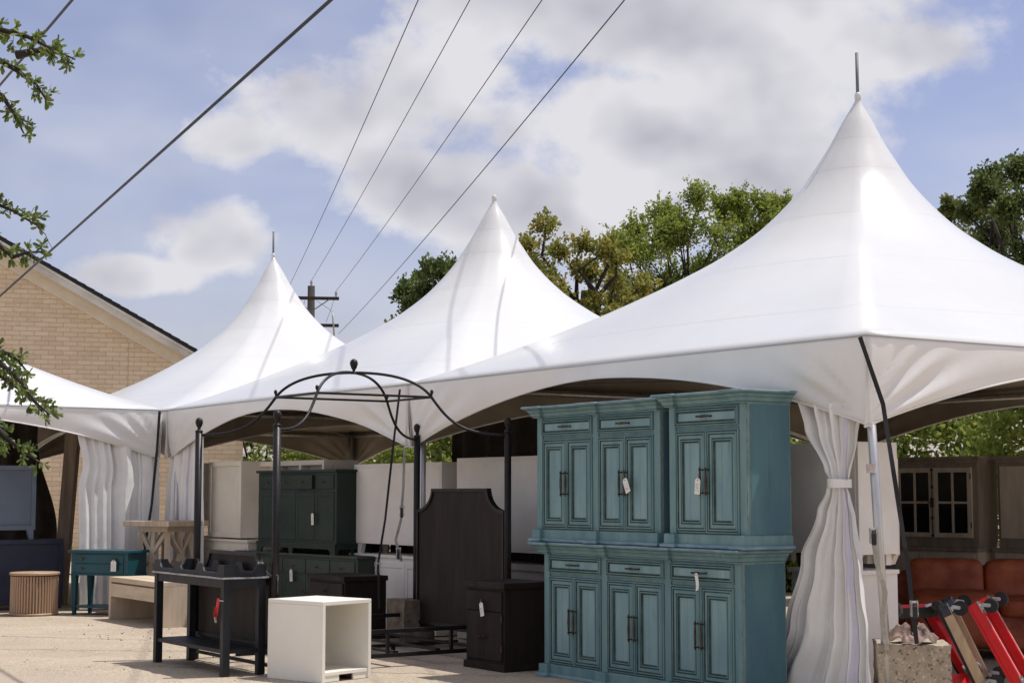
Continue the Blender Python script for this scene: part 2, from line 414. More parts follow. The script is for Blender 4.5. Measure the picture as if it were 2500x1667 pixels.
# ------------------------------------------------------------------ mesh helpers
class MB:
    def __init__(self):
        self.v, self.f, self.m = [], [], []

    def quad(self, a, b, c, d, mi=0):
        n = len(self.v); self.v += [a, b, c, d]; self.f.append((n, n + 1, n + 2, n + 3)); self.m.append(mi)

    def box(self, x0, x1, y0, y1, z0, z1, mi=0):
        n = len(self.v)
        self.v += [(x0, y0, z0), (x1, y0, z0), (x1, y1, z0), (x0, y1, z0), (x0, y0, z1), (x1, y0, z1), (x1, y1, z1), (x0, y1, z1)]
        for q in ((0, 3, 2, 1), (4, 5, 6, 7), (0, 1, 5, 4), (1, 2, 6, 5), (2, 3, 7, 6), (3, 0, 4, 7)):
            self.f.append(tuple(n + i for i in q)); self.m.append(mi)
        return self

    def obox(self, p, q, w, h, up=(0, 0, 1), mi=0):
        """a bar from p to q, w wide and h high"""
        p, q = Vector(p), Vector(q)
        d = (q - p).normalized()
        s = d.cross(Vector(up))
        if s.length < 1e-4: s = d.cross(Vector((1, 0, 0)))
        s.normalize(); t = s.cross(d).normalized()
        n = len(self.v)
        for c in (p, q):
            for a, b in ((-1, -1), (1, -1), (1, 1), (-1, 1)):
                self.v.append(tuple(c + s * (a * w / 2) + t * (b * h / 2)))
        for k in ((0, 1, 2, 3), (7, 6, 5, 4), (0, 4, 5, 1), (1, 5, 6, 2), (2, 6, 7, 3), (3, 7, 4, 0)):
            self.f.append(tuple(n + i for i in k)); self.m.append(mi)
        return self

    def tube(self, pts, r, n=8, mi=0, cap=True):
        pts = [Vector(p) for p in pts]
        rs = r if isinstance(r, (list, tuple)) else [r] * len(pts)
        b = len(self.v)
        prev = None
        for i, p in enumerate(pts):
            d = (pts[min(i + 1, len(pts) - 1)] - pts[max(i - 1, 0)])
            if d.length < 1e-9: d = Vector((0, 0, 1))
            d.normalize()
            if prev is None:
                s = d.cross(Vector((0, 0, 1)))
                if s.length < 1e-3: s = d.cross(Vector((1, 0, 0)))
            else:
                s = prev - d * prev.dot(d)
                if s.length < 1e-4: s = d.cross(Vector((1, 0, 0)))
            s.normalize(); prev = s
            t = d.cross(s)
            for k in range(n):
                a = 2 * math.pi * k / n
                self.v.append(tuple(p + (s * math.cos(a) + t * math.sin(a)) * rs[i]))
        for i in range(len(pts) - 1):
            for k in range(n):
                k2 = (k + 1) % n
                self.f.append((b + i * n + k, b + i * n + k2, b + (i + 1) * n + k2, b + (i + 1) * n + k)); self.m.append(mi)
        if cap:
            self.f.append(tuple(b + k for k in range(n - 1, -1, -1))); self.m.append(mi)
            e = b + (len(pts) - 1) * n
            self.f.append(tuple(e + k for k in range(n))); self.m.append(mi)
        return self

    def lathe(self, prof, n=16, c=(0, 0, 0), mi=0, axis='z'):
        b = len(self.v)
        for r, z in prof:
            for k in range(n):
                a = 2 * math.pi * k / n
                x, y = r * math.cos(a), r * math.sin(a)
                p = (x, y, z) if axis == 'z' else ((z, x, y) if axis == 'x' else (x, z, y))
                self.v.append((c[0] + p[0], c[1] + p[1], c[2] + p[2]))
        for i in range(len(prof) - 1):
            for k in range(n):
                k2 = (k + 1) % n
                q = (b + i * n + k, b + i * n + k2, b + (i + 1) * n + k2, b + (i + 1) * n + k)
                self.f.append(q if axis != 'y' else q[::-1]); self.m.append(mi)
        self.f.append(tuple(b + k for k in range(n - 1, -1, -1))); self.m.append(mi)
        e = b + (len(prof) - 1) * n
        self.f.append(tuple(e + k for k in range(n))); self.m.append(mi)
        return self

    def prism(self, pts, y0, y1, mi=0):
        """outline in the xz plane, pushed along y"""
        n = len(pts); b = len(self.v)
        self.v += [(x, y0, z) for x, z in pts] + [(x, y1, z) for x, z in pts]
        self.f.append(tuple(b + i for i in range(n))); self.m.append(mi)
        self.f.append(tuple(b + n + i for i in range(n - 1, -1, -1))); self.m.append(mi)
        for i in range(n):
            j = (i + 1) % n
            self.f.append((b + i, b + n + i, b + n + j, b + j)); self.m.append(mi)
        return self

    def rings(self, x0, x1, z0, z1, prof, mats, fill=None, y=0.0):
        """mitred picture-frame rings facing -y: prof = (inset, depth towards viewer)"""
        b = len(self.v)
        for ins, dep in prof:
            for x, z in ((x0 + ins, z0 + ins), (x1 - ins, z0 + ins), (x1 - ins, z1 - ins), (x0 + ins, z1 - ins)):
                self.v.append((x, y - dep, z))
        for i in range(len(prof) - 1):
            for k in range(4):
                k2 = (k + 1) % 4
                self.f.append((b + 4 * i + k, b + 4 * i + k2, b + 4 * i + 4 + k2, b + 4 * i + 4 + k)); self.m.append(mats[i])
        if fill is not None:
            e = b + 4 * (len(prof) - 1)
            self.f.append((e, e + 1, e + 2, e + 3)); self.m.append(fill)
        return self

    def sweep(self, path, prof, mi=0, mats=None):
        """moulding: prof (out, z) carried round a plan polyline, outward to the right-hand side"""
        n = len(path)
        P = [Vector((p[0], p[1])) for p in path]
        nor = []
        for i in range(n - 1):
            d = (P[i + 1] - P[i]).normalized(); nor.append(Vector((d.y, -d.x)))
        b = len(self.v)
        for out, z in prof:
            for i in range(n):
                if i == 0: o = nor[0]
                elif i == n - 1: o = nor[-1]
                else:
                    o = nor[i - 1] + nor[i]
                    o = o / max(1e-6, 0.5 * o.length_squared) if o.length > 1e-4 else nor[i]
                q = P[i] + o * out
                self.v.append((q.x, q.y, z))
        for j in range(len(prof) - 1):
            for i in range(n - 1):
                self.f.append((b + j * n + i, b + j * n + i + 1, b + (j + 1) * n + i + 1, b + (j + 1) * n + i))
                self.m.append(mats[j] if mats else mi)
        return self

    def grid(self, fn, nu, nv, mi=0):
        b = len(self.v)
        for j in range(nv + 1):
            for i in range(nu + 1):
                self.v.append(tuple(fn(i / nu, j / nv)))
        for j in range(nv):
            for i in range(nu):
                self.f.append((b + j * (nu + 1) + i, b + j * (nu + 1) + i + 1, b + (j + 1) * (nu + 1) + i + 1, b + (j + 1) * (nu + 1) + i))
                self.m.append(mi)
        return self

    def mesh(self, name, mats, smooth=False):
        me = bpy.data.meshes.new(name)
        me.from_pydata(self.v, [], self.f)
        for q in (mats if isinstance(mats, (list, tuple)) else [mats]):
            me.materials.append(MATS[q])
        me.polygons.foreach_set('material_index', self.m)
        if smooth: me.polygons.foreach_set('use_smooth', [True] * len(self.f))
        me.update()
        return me

    def build(self, name, mats, parent=None, bevel=0.0, smooth=False, solid=None, loc=None, rot=None, auto=False, worn=None):
        o = bpy.data.objects.new(name, self.mesh(name, mats, smooth or auto))
        C.objects.link(o)
        if parent is not None: o.parent = parent
        if loc: o.location = loc
        if rot: o.rotation_euler = rot
        if solid:
            s = o.modifiers.new('shell', 'SOLIDIFY'); s.thickness = solid[0]; s.offset = -1
            if len(solid) > 1: s.material_offset = solid[1]
        if bevel:
            bm = o.modifiers.new('edge', 'BEVEL'); bm.width = bevel; bm.segments = 2; bm.limit_method = 'ANGLE'; bm.angle_limit = R(40)
            bm.harden_normals = False
            if worn is not None: bm.material = worn
        return o


def thing(name, label, cat, loc=(0, 0, 0), rz=0.0, group=None):
    o = bpy.data.objects.new(name, None)
    C.objects.link(o)
    o.empty_display_size = 0.1
    o.location = loc if len(loc) == 3 else (loc[0], loc[1], 0)
    o.rotation_euler = (0, 0, rz)
    o['label'] = label; o['category'] = cat
    if group: o['group'] = group
    return o


def tag(o, label, cat, group=None):
    o['label'] = label; o['category'] = cat
    if group: o['group'] = group
    return o


def share(src, parent, loc, rot=(0, 0, 0), name=None):
    o = src.copy(); C.objects.link(o); o.parent = parent; o.location = loc; o.rotation_euler = rot
    return o


# plan frame of the tent row: U runs along the row to the right and forward, V runs back to the right
TH = R(-55.79)
U = Vector((math.cos(TH), math.sin(TH)))
V = Vector((-U.y, U.x))
P0 = Vector((-1.055, 16.054))


def tp(a, b, z=0.0):
    p = P0 + U * a + V * b
    return (p.x, p.y, z)


# ------------------------------------------------------------------ ground
g = MB()
g.quad((-600, -60, 0), (600, -60, 0), (600, 1200, 0), (-600, 1200, 0))
o = g.build('pavement', 'pavement'); o['kind'] = 'structure'
# hairline cracks in the paving
rc_ = random.Random(12)
for (x0, y0), (x1, y1) in (((-5.2, 15.6), (-.9, 15.05)), ((-3.4, 14.1), (.4, 13.2)), ((-4.6, 13.4), (-3.0, 16.6)), ((-6.0, 17.2), (-3.6, 16.5))):
    ck = MB(); n_ = 44
    for k in range(n_ + 1):
        f = k / n_
        x, y = x0 + (x1 - x0) * f + rc_.uniform(-.02, .02), y0 + (y1 - y0) * f + rc_.uniform(-.035, .035)
        w_ = .0035 + .004 * rc_.random()
        ck.v += [(x - .2 * w_, y - w_, .004), (x + .2 * w_, y + w_, .004)]
    for k in range(n_):
        ck.f.append((2 * k, 2 * k + 2, 2 * k + 3, 2 * k + 1)); ck.m.append(0)
    ck.build('crack', 'crack', o)

# ------------------------------------------------------------------ tents
HALF = 3.035
EAVE = 2.525
DROP = [(0.0, 0.0), (0.006, 0.03), (0.028, 0.085), (0.06, 0.185), (0.116, 0.325), (0.160, 0.405), (0.213, 0.485), (0.30, 0.58), (0.406, 0.665), (0.55, 0.765), (0.72, 0.865), (0.86, 0.937), (1.0, 1.0)]


def hip_radius(t):
    # smooth inverse of the drop curve: how far out the hip lies at drop fraction t
    for (r0, d0), (r1, d1) in zip(DROP, DROP[1:]):
        if t <= d1:
            return r0 + (r1 - r0) * (t - d0) / (d1 - d0)
    return 1.0


def hip_smooth(t, w=0.03):
    return sum(hip_radius(min(1, max(0, t + k * w / 3))) for k in range(-3, 4)) / 7 if 0.02 < t < 0.96 else hip_radius(t)


def wr(x, y, s):
    return math.sin(x * 3.1 * s + 1.3 * math.sin(y * 2.3 * s)) * math.cos(y * 2.7 * s + 1.1 * math.sin(x * 1.9 * s))


def canopy_point(phi, t, peak, off, seed, extra=0.0):
    diag = (HALF + 0.012) * math.sqrt(2)
    rh = max(0.022, hip_smooth(t) * diag)
    f = ((phi + math.pi / 4) % (math.pi / 2)) - math.pi / 4        # angle from the middle of a side
    bl = min(1.0, t ** 1.9)
    r = rh * ((1 - bl) + bl * math.cos(math.pi / 4) / math.cos(f))
    z = peak - (peak - EAVE) * t
    k = (1 - t)
    x, y = r * math.cos(phi), r * math.sin(phi)
    # gathers that run out from the corners and a slight slackness
    hip = abs(abs(f) - math.pi / 4)
    gath = math.exp(-((hip / 0.10) ** 2)) * (t ** 5) * (1 - t) * 0.35
    d = 0.010 * wr(x + seed, y - seed, 0.55) * t * (1 - t) * 3 + 0.26 * gath * math.sin(hip * 160 + seed)
    z += d + extra
    return (x + off[0] * k ** 1.3, y + off[1] * k ** 1.3, z)


def valance_depth(s):
    return 0.125 + 0.50 * abs(s) ** 1.9


def make_tent(name, label, center, peak, off, seed, mast, tag_group, legs=True):
    t = thing(name, label, 'tent', (center[0], center[1], 0), TH, tag_group)
    m = MB()
    NS, NT = 96, 46
    ts = [((j / NT) ** 1.15) for j in range(NT + 1)]
    welds = (0.17, 0.29, 0.47, 0.66, 0.88)          # welded horizontal seams
    ts = sorted([q for q in ts if all(abs(q - w_) > .004 for w_ in welds)] + [w_ + e for w_ in welds for e in (-.0013, .0013)])
    NT = len(ts) - 1
    for j in range(NT + 1):
        for i in range(NS):
            m.v.append(canopy_point(math.pi / 4 + 2 * math.pi * i / NS, ts[j], peak, off, seed))
    for j in range(NT):
        for i in range(NS):
            i2 = (i + 1) % NS
            m.f.append((j * NS + i, (j + 1) * NS + i, (j + 1) * NS + i2, j * NS + i2)); m.m.append(2 if ts[j + 1] - ts[j] < .0027 else 0)
    m.f.append(tuple(range(NS))); m.m.append(0)
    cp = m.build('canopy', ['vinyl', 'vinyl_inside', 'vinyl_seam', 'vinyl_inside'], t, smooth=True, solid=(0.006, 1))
    # scalloped valances
    for k in range(4):
        ca, sa = math.cos(k * math.pi / 2), math.sin(k * math.pi / 2)
        rnd = random.Random(seed * 10 + k)
        ph0 = rnd.uniform(0, 6)

        def fn(a, b):
            s = 1 - a * 2
            dep = valance_depth(s) * b
            x = s * (HALF + 0.002)
            # folds that fan out of the lower corners
            cx = (1 - abs(s)) * HALF
            ang = math.atan2(valance_depth(1) - dep, cx + 0.05)
            rad = math.hypot(cx, valance_depth(1) - dep)
            fold = 0.016 * math.sin(ang * 24 + ph0) * math.exp(-((rad - 0.45) / 0.55) ** 2) * min(1, cx * 4) * min(1, b * 2.5)
            slack = 0.012 * math.sin(s * 9 + ph0 + dep * 7) * b
            y = -(HALF + 0.004) + 0.05 * b * b * abs(s) - 0.02 * b * (1 - abs(s)) + fold + slack
            rnd_e = -0.03 * math.exp(-(b / 0.03) ** 2) * 0
            z = EAVE - 0.003 - dep + rnd_e
            return (x * ca - y * sa, x * sa + y * ca, z)
        vm_ = MB().grid(fn, 110, 16)
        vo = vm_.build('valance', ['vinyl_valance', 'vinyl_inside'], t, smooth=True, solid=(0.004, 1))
        # hem welded along the scalloped edge
        hm = MB()
        pts = []
        for i in range(61):
            p = fn(i / 60, 1.0)
            pts.append((p[0], p[1], p[2] + 0.004))
        hm.tube(pts, 0.009, 6)
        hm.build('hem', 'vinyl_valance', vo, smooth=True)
        # eave pipe inside, with a fitting half way
        ep = MB()
        q = [(-HALF + .06, -HALF + .06, EAVE - .05), (HALF - .06, -HALF + .06, EAVE - .05)]
        q = [(x * ca - y * sa, x * sa + y * ca, z) for x, y, z in q]
        ep.tube(q, 0.028, 10)
        ep.build('eave_pipe', 'aluminium', t, smooth=True)
        # tension cable from the corner to the foot of the flying mast
        a_ = math.pi / 4 + k * math.pi / 2
        MB().tube([((HALF - .08) * 1.414 * math.cos(a_), (HALF - .08) * 1.414 * math.sin(a_), EAVE - .05), (0, 0, EAVE + .02)], 0.008, 6).build('tension_cable', 'galvanised', t)
    for (lx, ly, dx, dy) in legs:
        lg = MB()
        lg.tube([(lx + dx, ly + dy, 0.012), (lx, ly, EAVE - .04)], 0.031, 12)
        l = lg.build('leg', 'aluminium', t, smooth=True)
        fb = MB(); fb.box(lx + dx - .09, lx + dx + .09, ly + dy - .09, ly + dy + .09, 0.002, 0.012)
        fb.build('foot_plate', 'galvanised', l)
    MB().tube([(0, 0, EAVE - .06), (off[0] * .9, off[1] * .9, peak - .06)], [.04, .022], 12).build('flying_mast', 'aluminium', t, smooth=True)
    tp_ = MB()
    if mast:
        tp_.tube([(off[0], off[1], peak - .25), (off[0] - .004, off[1], peak + mast)], 0.0155, 10)
        tp_.build('mast_tip', 'galvanised', t, smooth=True)
    cap = MB().lathe([(0.030, peak - .05), (0.030, peak - .01), (0.024, peak + 0.01), (0.012, peak + .02)], 16, (off[0], off[1], 0))
    cap.build('peak_cap', 'vinyl', t, smooth=True)
    return t


c = HALF - .10
L4 = lambda *sk: [(sx * c, sy * c, 0, 0) for sx in (-1, 1) for sy in (-1, 1) if (sx, sy) not in sk]
T1 = make_tent('peaked_tent', 'largest white peaked tent at right with a bare mast tip', tp(3.05, 3.08), 5.20, (0.10, 0.0), 1, 0.40, 'white peaked tents in a row',
               [(c, -c, 0.17, -0.03), (-c, -c, 0, 0), (c, c, 0, 0), (-c, c, 0, 0)])
T2 = make_tent('peaked_tent', 'middle white peaked tent behind the iron canopy bed', tp(-3.05, 3.08), 5.16, (0, 0), 2, 0, 'white peaked tents in a row', L4((1, -1), (1, 1)))
T3 = make_tent('peaked_tent', 'farthest white peaked tent, in front of the utility pole', tp(-9.15, 3.08), 5.19, (-0.17, 0.0), 3, 0.36, 'white peaked tents in a row', L4((1, -1), (1, 1)))
T4 = make_tent('peaked_tent', 'white tent at the left edge, its peak out of view', tp(-9.15, -3.05), 5.18, (0, 0), 4, 0.40, 'white peaked tents in a row', L4((1, 1), (-1, 1)))

# ------------------------------------------------------------------ brick building with a gable
def building():
    bx, by = -6.05, 36.9
    ang = math.atan2(-0.304, -0.953)        # wall runs to the left and a little nearer
    W, RID = 15.0, 7.6
    zr = lambda q: 3.92 + 0.553 * (q if q < RID else 2 * RID - q)
    t = thing('brick_building', 'tan brick building with a low gable roof behind the left tents', 'building', (bx, by, 0), ang)
    # local x along the wall (to the left), local y towards the viewer
    DEPTH = 14
    w = MB()
    w.prism([(0.0, 0.0), (W, 0.0), (W, zr(W) - .32), (RID, zr(RID) - .32), (0.0, zr(0) - .32)], 0.0, -DEPTH)
    wall = w.build('wall', 'mortar', t)
    # bricks
    bw, bh = 0.3048, 0.1016
    bl, bt = 0.294, 0.0905
    bm = MB().box(0, bl, -0.02, 0.007, 0, bt)
    half = MB().box(0, bl / 2 - .004, -0.02, 0.007, 0, bt)
    me = bm.mesh('brick', 'brick'); 
    mass = MB(); rnd = []
    rr = random.Random(3)
    count = 0
    z = 0.0; row = 0
    while z < zr(RID):
        x = 0.004 if row % 2 == 0 else 0.004 - bw / 2
        while x < W - .1:
            x0, x1 = max(x, 0.004), min(x + bl, W - .004)
            top = zr(x1 if x1 > RID else x0) - 0.30
            if z + bt < min(zr(x0), zr(x1)) - 0.02 and x1 - x0 > .05:
                full = (x1 - x0) > bl - .01
                show = full and ((z > 3.45 and 0.35 < x < 5.4) or (1.55 < z < 2.75 and 3.7 < x < 4.55) or (1.9 < z < 2.6 and x < 0.95))
                if show and count < 300:
                    o = bpy.data.objects.new('brick', me); C.objects.link(o); o.parent = wall
                    o.location = (x, rr.uniform(-.002, .002), z)
                    count += 1
                else:
                    j = rr.uniform(-.002, .002)
                    nf = len(mass.f)
                    mass.box(x0, x1, -0.02, 0.007 + j, z, z + bt)
                    rnd += [rr.random()] * (len(mass.f) - nf)
            x += bw
        z += bh; row += 1
    ms = mass.build('brick_courses', 'brick_mass', wall); ms['kind'] = 'stuff'
    at = ms.data.attributes.new('rnd', 'FLOAT', 'FACE'); at.data.foreach_set('value', rnd)
    # expansion joint
    MB().box(2.55, 2.565, 0.0, 0.012, 0, zr(2.5) - .5).build('expansion_joint', 'mortar', wall)
    # side wall bricks are out of sight; eave and rake trim
    ov = 0.42
    for sgn in (0, 1):
        def P(q, dz, y):
            return (q, y, zr(q) + dz)
        a, b = (-.55, RID) if sgn == 0 else (RID, W + .55)
        f = lambda q: 3.92 + 0.553 * (q if sgn == 0 else 2 * RID - q)
        slab = MB()
        slab.prism([(a, f(a) + .0), (b, f(b) + .0), (b, f(b) + .075), (a, f(a) + .075)], ov + .03, -DEPTH - .3)
        rf = slab.build('roof', 'shingle', t)
        # shingle butts along the rake edge
        n = 44
        for k in range(n):
            q0, q1 = a + (b - a) * k / n, a + (b - a) * (k + 1) / n
            if sgn: q0, q1 = q1, q0
            s = MB()
            s.prism([(q0, f(q0) + .078), (q1, f(q1) + .078), (q1, f(q1) + .092), (q0, f(q0) + .106)] if not sgn else
                    [(q0, f(q0) + .106), (q0, f(q0) + .078), (q1, f(q1) + .078), (q1, f(q1) + .092)], ov + .045, ov - .6)
            s.build('shingle', 'shingle', rf)
        fa = MB()
        fa.prism([(a, f(a) - .17), (b, f(b) - .17), (b, f(b) - .003), (a, f(a) - .003)], ov, ov - .03)
        fa.prism([(a, f(a) - .065), (b, f(b) - .065), (b, f(b) - .004), (a, f(a) - .004)], ov + .028, ov + .002)
        fa.prism([(a, f(a) - .20), (b, f(b) - .20), (b, f(b) - .168), (a, f(a) - .168)], ov + .016, ov - .05)
        fa.build('rake_fascia', 'trim_white', t)
        so = MB()
        so.prism([(a, f(a) - .205), (b, f(b) - .205), (b, f(b) - .185), (a, f(a) - .185)], ov - .06, 0.0)
        so.build('soffit', 'trim_paint', t)
        fz = MB()
        fz.prism([(a, f(a) - .46), (b, f(b) - .46), (b, f(b) - .207), (a, f(a) - .207)], 0.045, 0.009)
        fz.build('frieze_board', 'trim_paint', t)


building()

# ------------------------------------------------------------------ utility pole and lines
PX, PY, PZ = -8.145, 66.0, 9.84
t = thing('utility_pole', 'dark wooden utility pole with two crossarms behind the tents', 'utility pole', (PX, PY, 0), R(8))
MB().tube([(0, 0, 0), (0, 0, PZ)], [0.20, 0.145], 12).build('post', 'pole_wood', t, smooth=True)
for z in (PZ - .52, PZ - 1.62):
    a = MB(); a.box(-1.15, 1.12, -.24, -.14, z - .065, z + .065)
    arm = a.build('crossarm', 'pole_wood', t, bevel=.008)
    br = MB()
    if z > PZ - 1:
        br.obox((-.72, -.26, z - .05), (0, -.2, z - .55), .03, .04); br.obox((.72, -.26, z - .05), (0, -.2, z - .55), .03, .04)
        br.build('brace', 'galvanised', arm)
ins = [(0, 0, PZ), (1.0, -.19, PZ - .455), (-1.02, -.19, PZ - .455)]
for x, y, z in ins:
    MB().lathe([(0.02, 0), (0.02, .06), (.055, .08), (.06, .12), (.04, .14), (.055, .16), (.045, .21), (.015, .23)], 10).build('insulator', 'porcelain', t, smooth=True, loc=(x, y, z))
fu = MB().tube([(.86, -.3, PZ - 1.1), (.93, -.3, PZ - 2.05)], .035, 8); fu.build('fuse_cutout', 'porcelain', t, smooth=True)
jw = MB()
jw.tube([(1.0, -.19, PZ - .25), (.82, -.25, PZ - .9), (.6, -.26, PZ - 1.5)], .008, 5)
jw.tube([(.2, -.1, PZ - .6), (.7, -.3, PZ - .95), (.92, -.3, PZ - 1.15)], .008, 5)
jw.tube([(-.25, -.1, PZ - .6), (-.35, -.2, PZ - 1.0), (-.3, -.1, PZ - 1.6)], .008, 5)
jw.build('jumper_wire', 'wire', t)


def line(p, q, sag, r, mat, n=40):
    p, q = Vector(p), Vector(q)
    pts = []
    for i in range(n + 1):
        k = i / n
        s = p.lerp(q, k); s.z -= sag * 4 * k * (1 - k)
        pts.append(s)
    return MB().tube(pts, r, 6)


# the four lines run from the pole over the forecourt to the next pole behind the camera
ends = [(-3.9, 'thin overhead power line, leftmost of the four meeting at the utility pole'),
        (-.9, 'thin overhead power line ending at the top of the utility pole'),
        (3.4, 'thin overhead power line ending at the right tip of the upper crossarm'),
        (6.2, 'thin overhead power line, rightmost and lowest of the four')]
pole_at = [(PX - 1.0, PY, PZ - .22), (PX, PY, PZ + .22), (PX + 1.0, PY, PZ - .22), (PX + 1.12, PY, PZ - 1.95)]
WIRE_Q = [(1.69, 8.0, 9.62), (2.74, 8.0, 10.06), (3.58, 8.0, 9.62), (3.35, 8.0, 7.89)]
for p, q, (_, lab) in zip(pole_at, WIRE_Q, ends):
    p, q = Vector(p), Vector(q)
    far = p + (q - p) * 1.6
    o = line(p, far, 0.55, 0.009, 'wire', 60).build('power_line', 'wire', smooth=True)
    tag(o, lab, 'power line', 'overhead power lines')
o = line((-12.67, 34.72, 4.04), (11.43, -12.0, 7.11), 0.02, 0.0165, 'cable').build('overhead_cable', 'cable', smooth=True)
tag(o, 'thick dark overhead cable crossing the whole left half of the sky', 'cable')
o = line((-13.42, 34.36, 7.07), (8.37, -12.0, 4.10), 0.02, 0.014, 'cable').build('overhead_cable', 'cable', smooth=True)
tag(o, 'short stretch of overhead cable cutting the top left corner', 'cable')


# ------------------------------------------------------------------ trees
def leaf_mesh(name, mat, pts, nrm, size, rs, parent, wide=0.62, kind=None):
    """many small folded leaves, one face each, sharing one mesh as the foliage of one tree"""
    n = len(pts)
    P = np.array(pts, dtype=np.float64); D = np.array(nrm, dtype=np.float64)
    D /= np.linalg.norm(D, axis=1)[:, None] + 1e-9
    S = size * rs.uniform(0.65, 1.3, n)[:, None]
    A = rs.normal(size=(n, 3)); A -= D * (A * D).sum(1)[:, None]; A /= np.linalg.norm(A, axis=1)[:, None] + 1e-9
    B = np.cross(D, A)
    fold = rs.uniform(-.18, .18, n)[:, None]
    v = np.empty((n, 4, 3))
    v[:, 0] = P
    v[:, 1] = P + D * S * 0.55 + A * S * wide * .5 + B * S * fold
    v[:, 2] = P + D * S
    v[:, 3] = P + D * S * 0.55 - A * S * wide * .5 + B * S * fold
    me = bpy.data.meshes.new(name)
    me.vertices.add(n * 4); me.vertices.foreach_set('co', v.ravel())
    me.loops.add(n * 4); me.loops.foreach_set('vertex_index', np.arange(n * 4, dtype=np.int32))
    me.polygons.add(n); me.polygons.foreach_set('loop_start', np.arange(0, n * 4, 4, dtype=np.int32))
    at = me.attributes.new('rnd', 'FLOAT', 'FACE'); at.data.foreach_set('value', rs.random(n))
    me.materials.append(MATS[mat]); me.update(); me.validate()
    o = bpy.data.objects.new(name, me); C.objects.link(o); o.parent = parent
    if kind: o['kind'] = kind
    return o


def tree(name, label, base, clumps, mat, size, per, seed, ythick=1.2, upbias=0.3, extra=6, trunk_r=.2, fork=None, group=None, spray=0.5):
    rs = np.random.RandomState(seed)
    t = thing(name, label, 'tree', base, 0, group)
    cl = [Vector((x - base[0], rs.uniform(-ythick, ythick), z)) for x, z, r in clumps]
    rad = [r for _, _, r in clumps]
    cx = sum(q.x for q in cl) / len(cl); zmin = min(q.z for q in cl); zmax = max(q.z for q in cl)
    span = max(q.x for q in cl) - min(q.x for q in cl)
    # the part of the crown behind and below the clumps in view
    for k in range(extra):
        cl.append(Vector((cx + rs.uniform(-.6, .6) * span, rs.uniform(-1.2, 1.6) * ythick, rs.uniform(zmin * .72, zmin * .98))))
        rad.append(float(np.mean(rad)) * 1.2)
    fk = Vector((fork[0] - base[0], 0, fork[1])) if fork else Vector((cx * .8, 0, zmin * .62))
    tr = MB()
    mid = Vector((fk.x * .3, .1, fk.z * .5))
    tr.tube([(0, 0, 0), tuple(mid), tuple(fk)], [trunk_r, trunk_r * .8, trunk_r * .6], 10)
    tr.build('trunk', 'bark', t, smooth=True)
    br = MB(); pts = []; nrm = []; tw = MB()
    top = Vector((cx, 0, zmax))
    for q, r in zip(cl, rad):
        # limb with a kink or two from the fork to the clump
        a = fk; k1 = a.lerp(q, .4) + Vector(rs.normal(size=3)) * .22; k2 = a.lerp(q, .72) + Vector(rs.normal(size=3)) * .2
        k1.z -= .12 * (q - a).length * .3
        br.tube([tuple(a), tuple(k1), tuple(k2), tuple(q)], [trunk_r * .42, trunk_r * .27, trunk_r * .17, trunk_r * .07], 6)
        ntw = max(8, int(per / 34))
        out = (q - Vector((cx, 0, zmin))); out = out / (out.length + 1e-6)
        for k in range(ntw):
            d = Vector(rs.normal(size=3)); d.normalize()
            d = d + out * .45 + Vector((0, 0, upbias)); d.normalize()
            L = r * rs.uniform(.45, 1.2)
            s = q + Vector(rs.normal(size=3)) * r * .22
            e = s + d * L
            if k % 2 == 0: tw.tube([tuple(s), tuple(s.lerp(e, .55) + Vector(rs.normal(size=3)) * .03), tuple(e)], [.018, .011, .005], 3, cap=False)
            nl = int(per / ntw)
            for j in range(nl):
                f = rs.uniform(.15, 1.04)
                p = s.lerp(e, f) + Vector(rs.normal(size=3)) * (r * .17 * (1.15 - spray * f))
                nd = d * .7 + Vector(rs.normal(size=3)) * .8
                pts.append(p); nrm.append(nd)
    br.build('limbs', 'bark', t, smooth=True)
    o = tw.build('twigs', 'bark', t); o['kind'] = 'stuff'
    leaf_mesh('crown', mat, pts, nrm, size, rs, t)
    return t


tree('oak_tree', 'small dark green oak crown between the left and middle tent peaks', (-1.9, 42, 0),
     [(-2.684, 6.576, 0.34), (-2.421, 6.896, 0.31), (-1.892, 7.002, 0.36), (-1.473, 6.95, 0.36), (-1.573, 6.576, 0.47), (-2.522, 6.096, 0.32), (-2.18, 6.5, 0.42), (-1.254, 6.043, 0.62), (-1.888, 5.99, 0.54)],
     'leaf_dark', .11, 900, 1, upbias=.1, group='trees behind the tents', spray=.2)
tree('oak_tree', 'yellowing oak with bare dark limbs showing, right of the middle tent peak', (2.0, 40, 0),
     [(0.404, 7.521, 0.32), (0.809, 7.777, 0.36), (1.162, 7.419, 0.3), (0.505, 7.011, 0.38), (0.908, 6.705, 0.31), (1.819, 7.419, 0.4), (2.273, 7.317, 0.33), (1.918, 6.909, 0.34), (2.524, 7.113, 0.4), (0.806, 6.096, 0.34), (1.309, 5.994, 0.25), (2.521, 6.502, 0.44), (1.914, 6.096, 0.28), (2.72, 6.096, 0.44), (2.315, 5.69, 0.34), (1.509, 5.589, 0.25), (2.9, 6.2, 0.4), (2.6, 5.8, 0.45), (3.2, 6.6, 0.4), (1.1, 6.2, 0.4), (1.7, 6.9, 0.35), (0.6, 6.7, 0.4)],
     'leaf_yellow', .105, 560, 2, upbias=.1, fork=(2.0, 5.6), trunk_r=.24, extra=5, group='trees behind the tents', spray=.2)
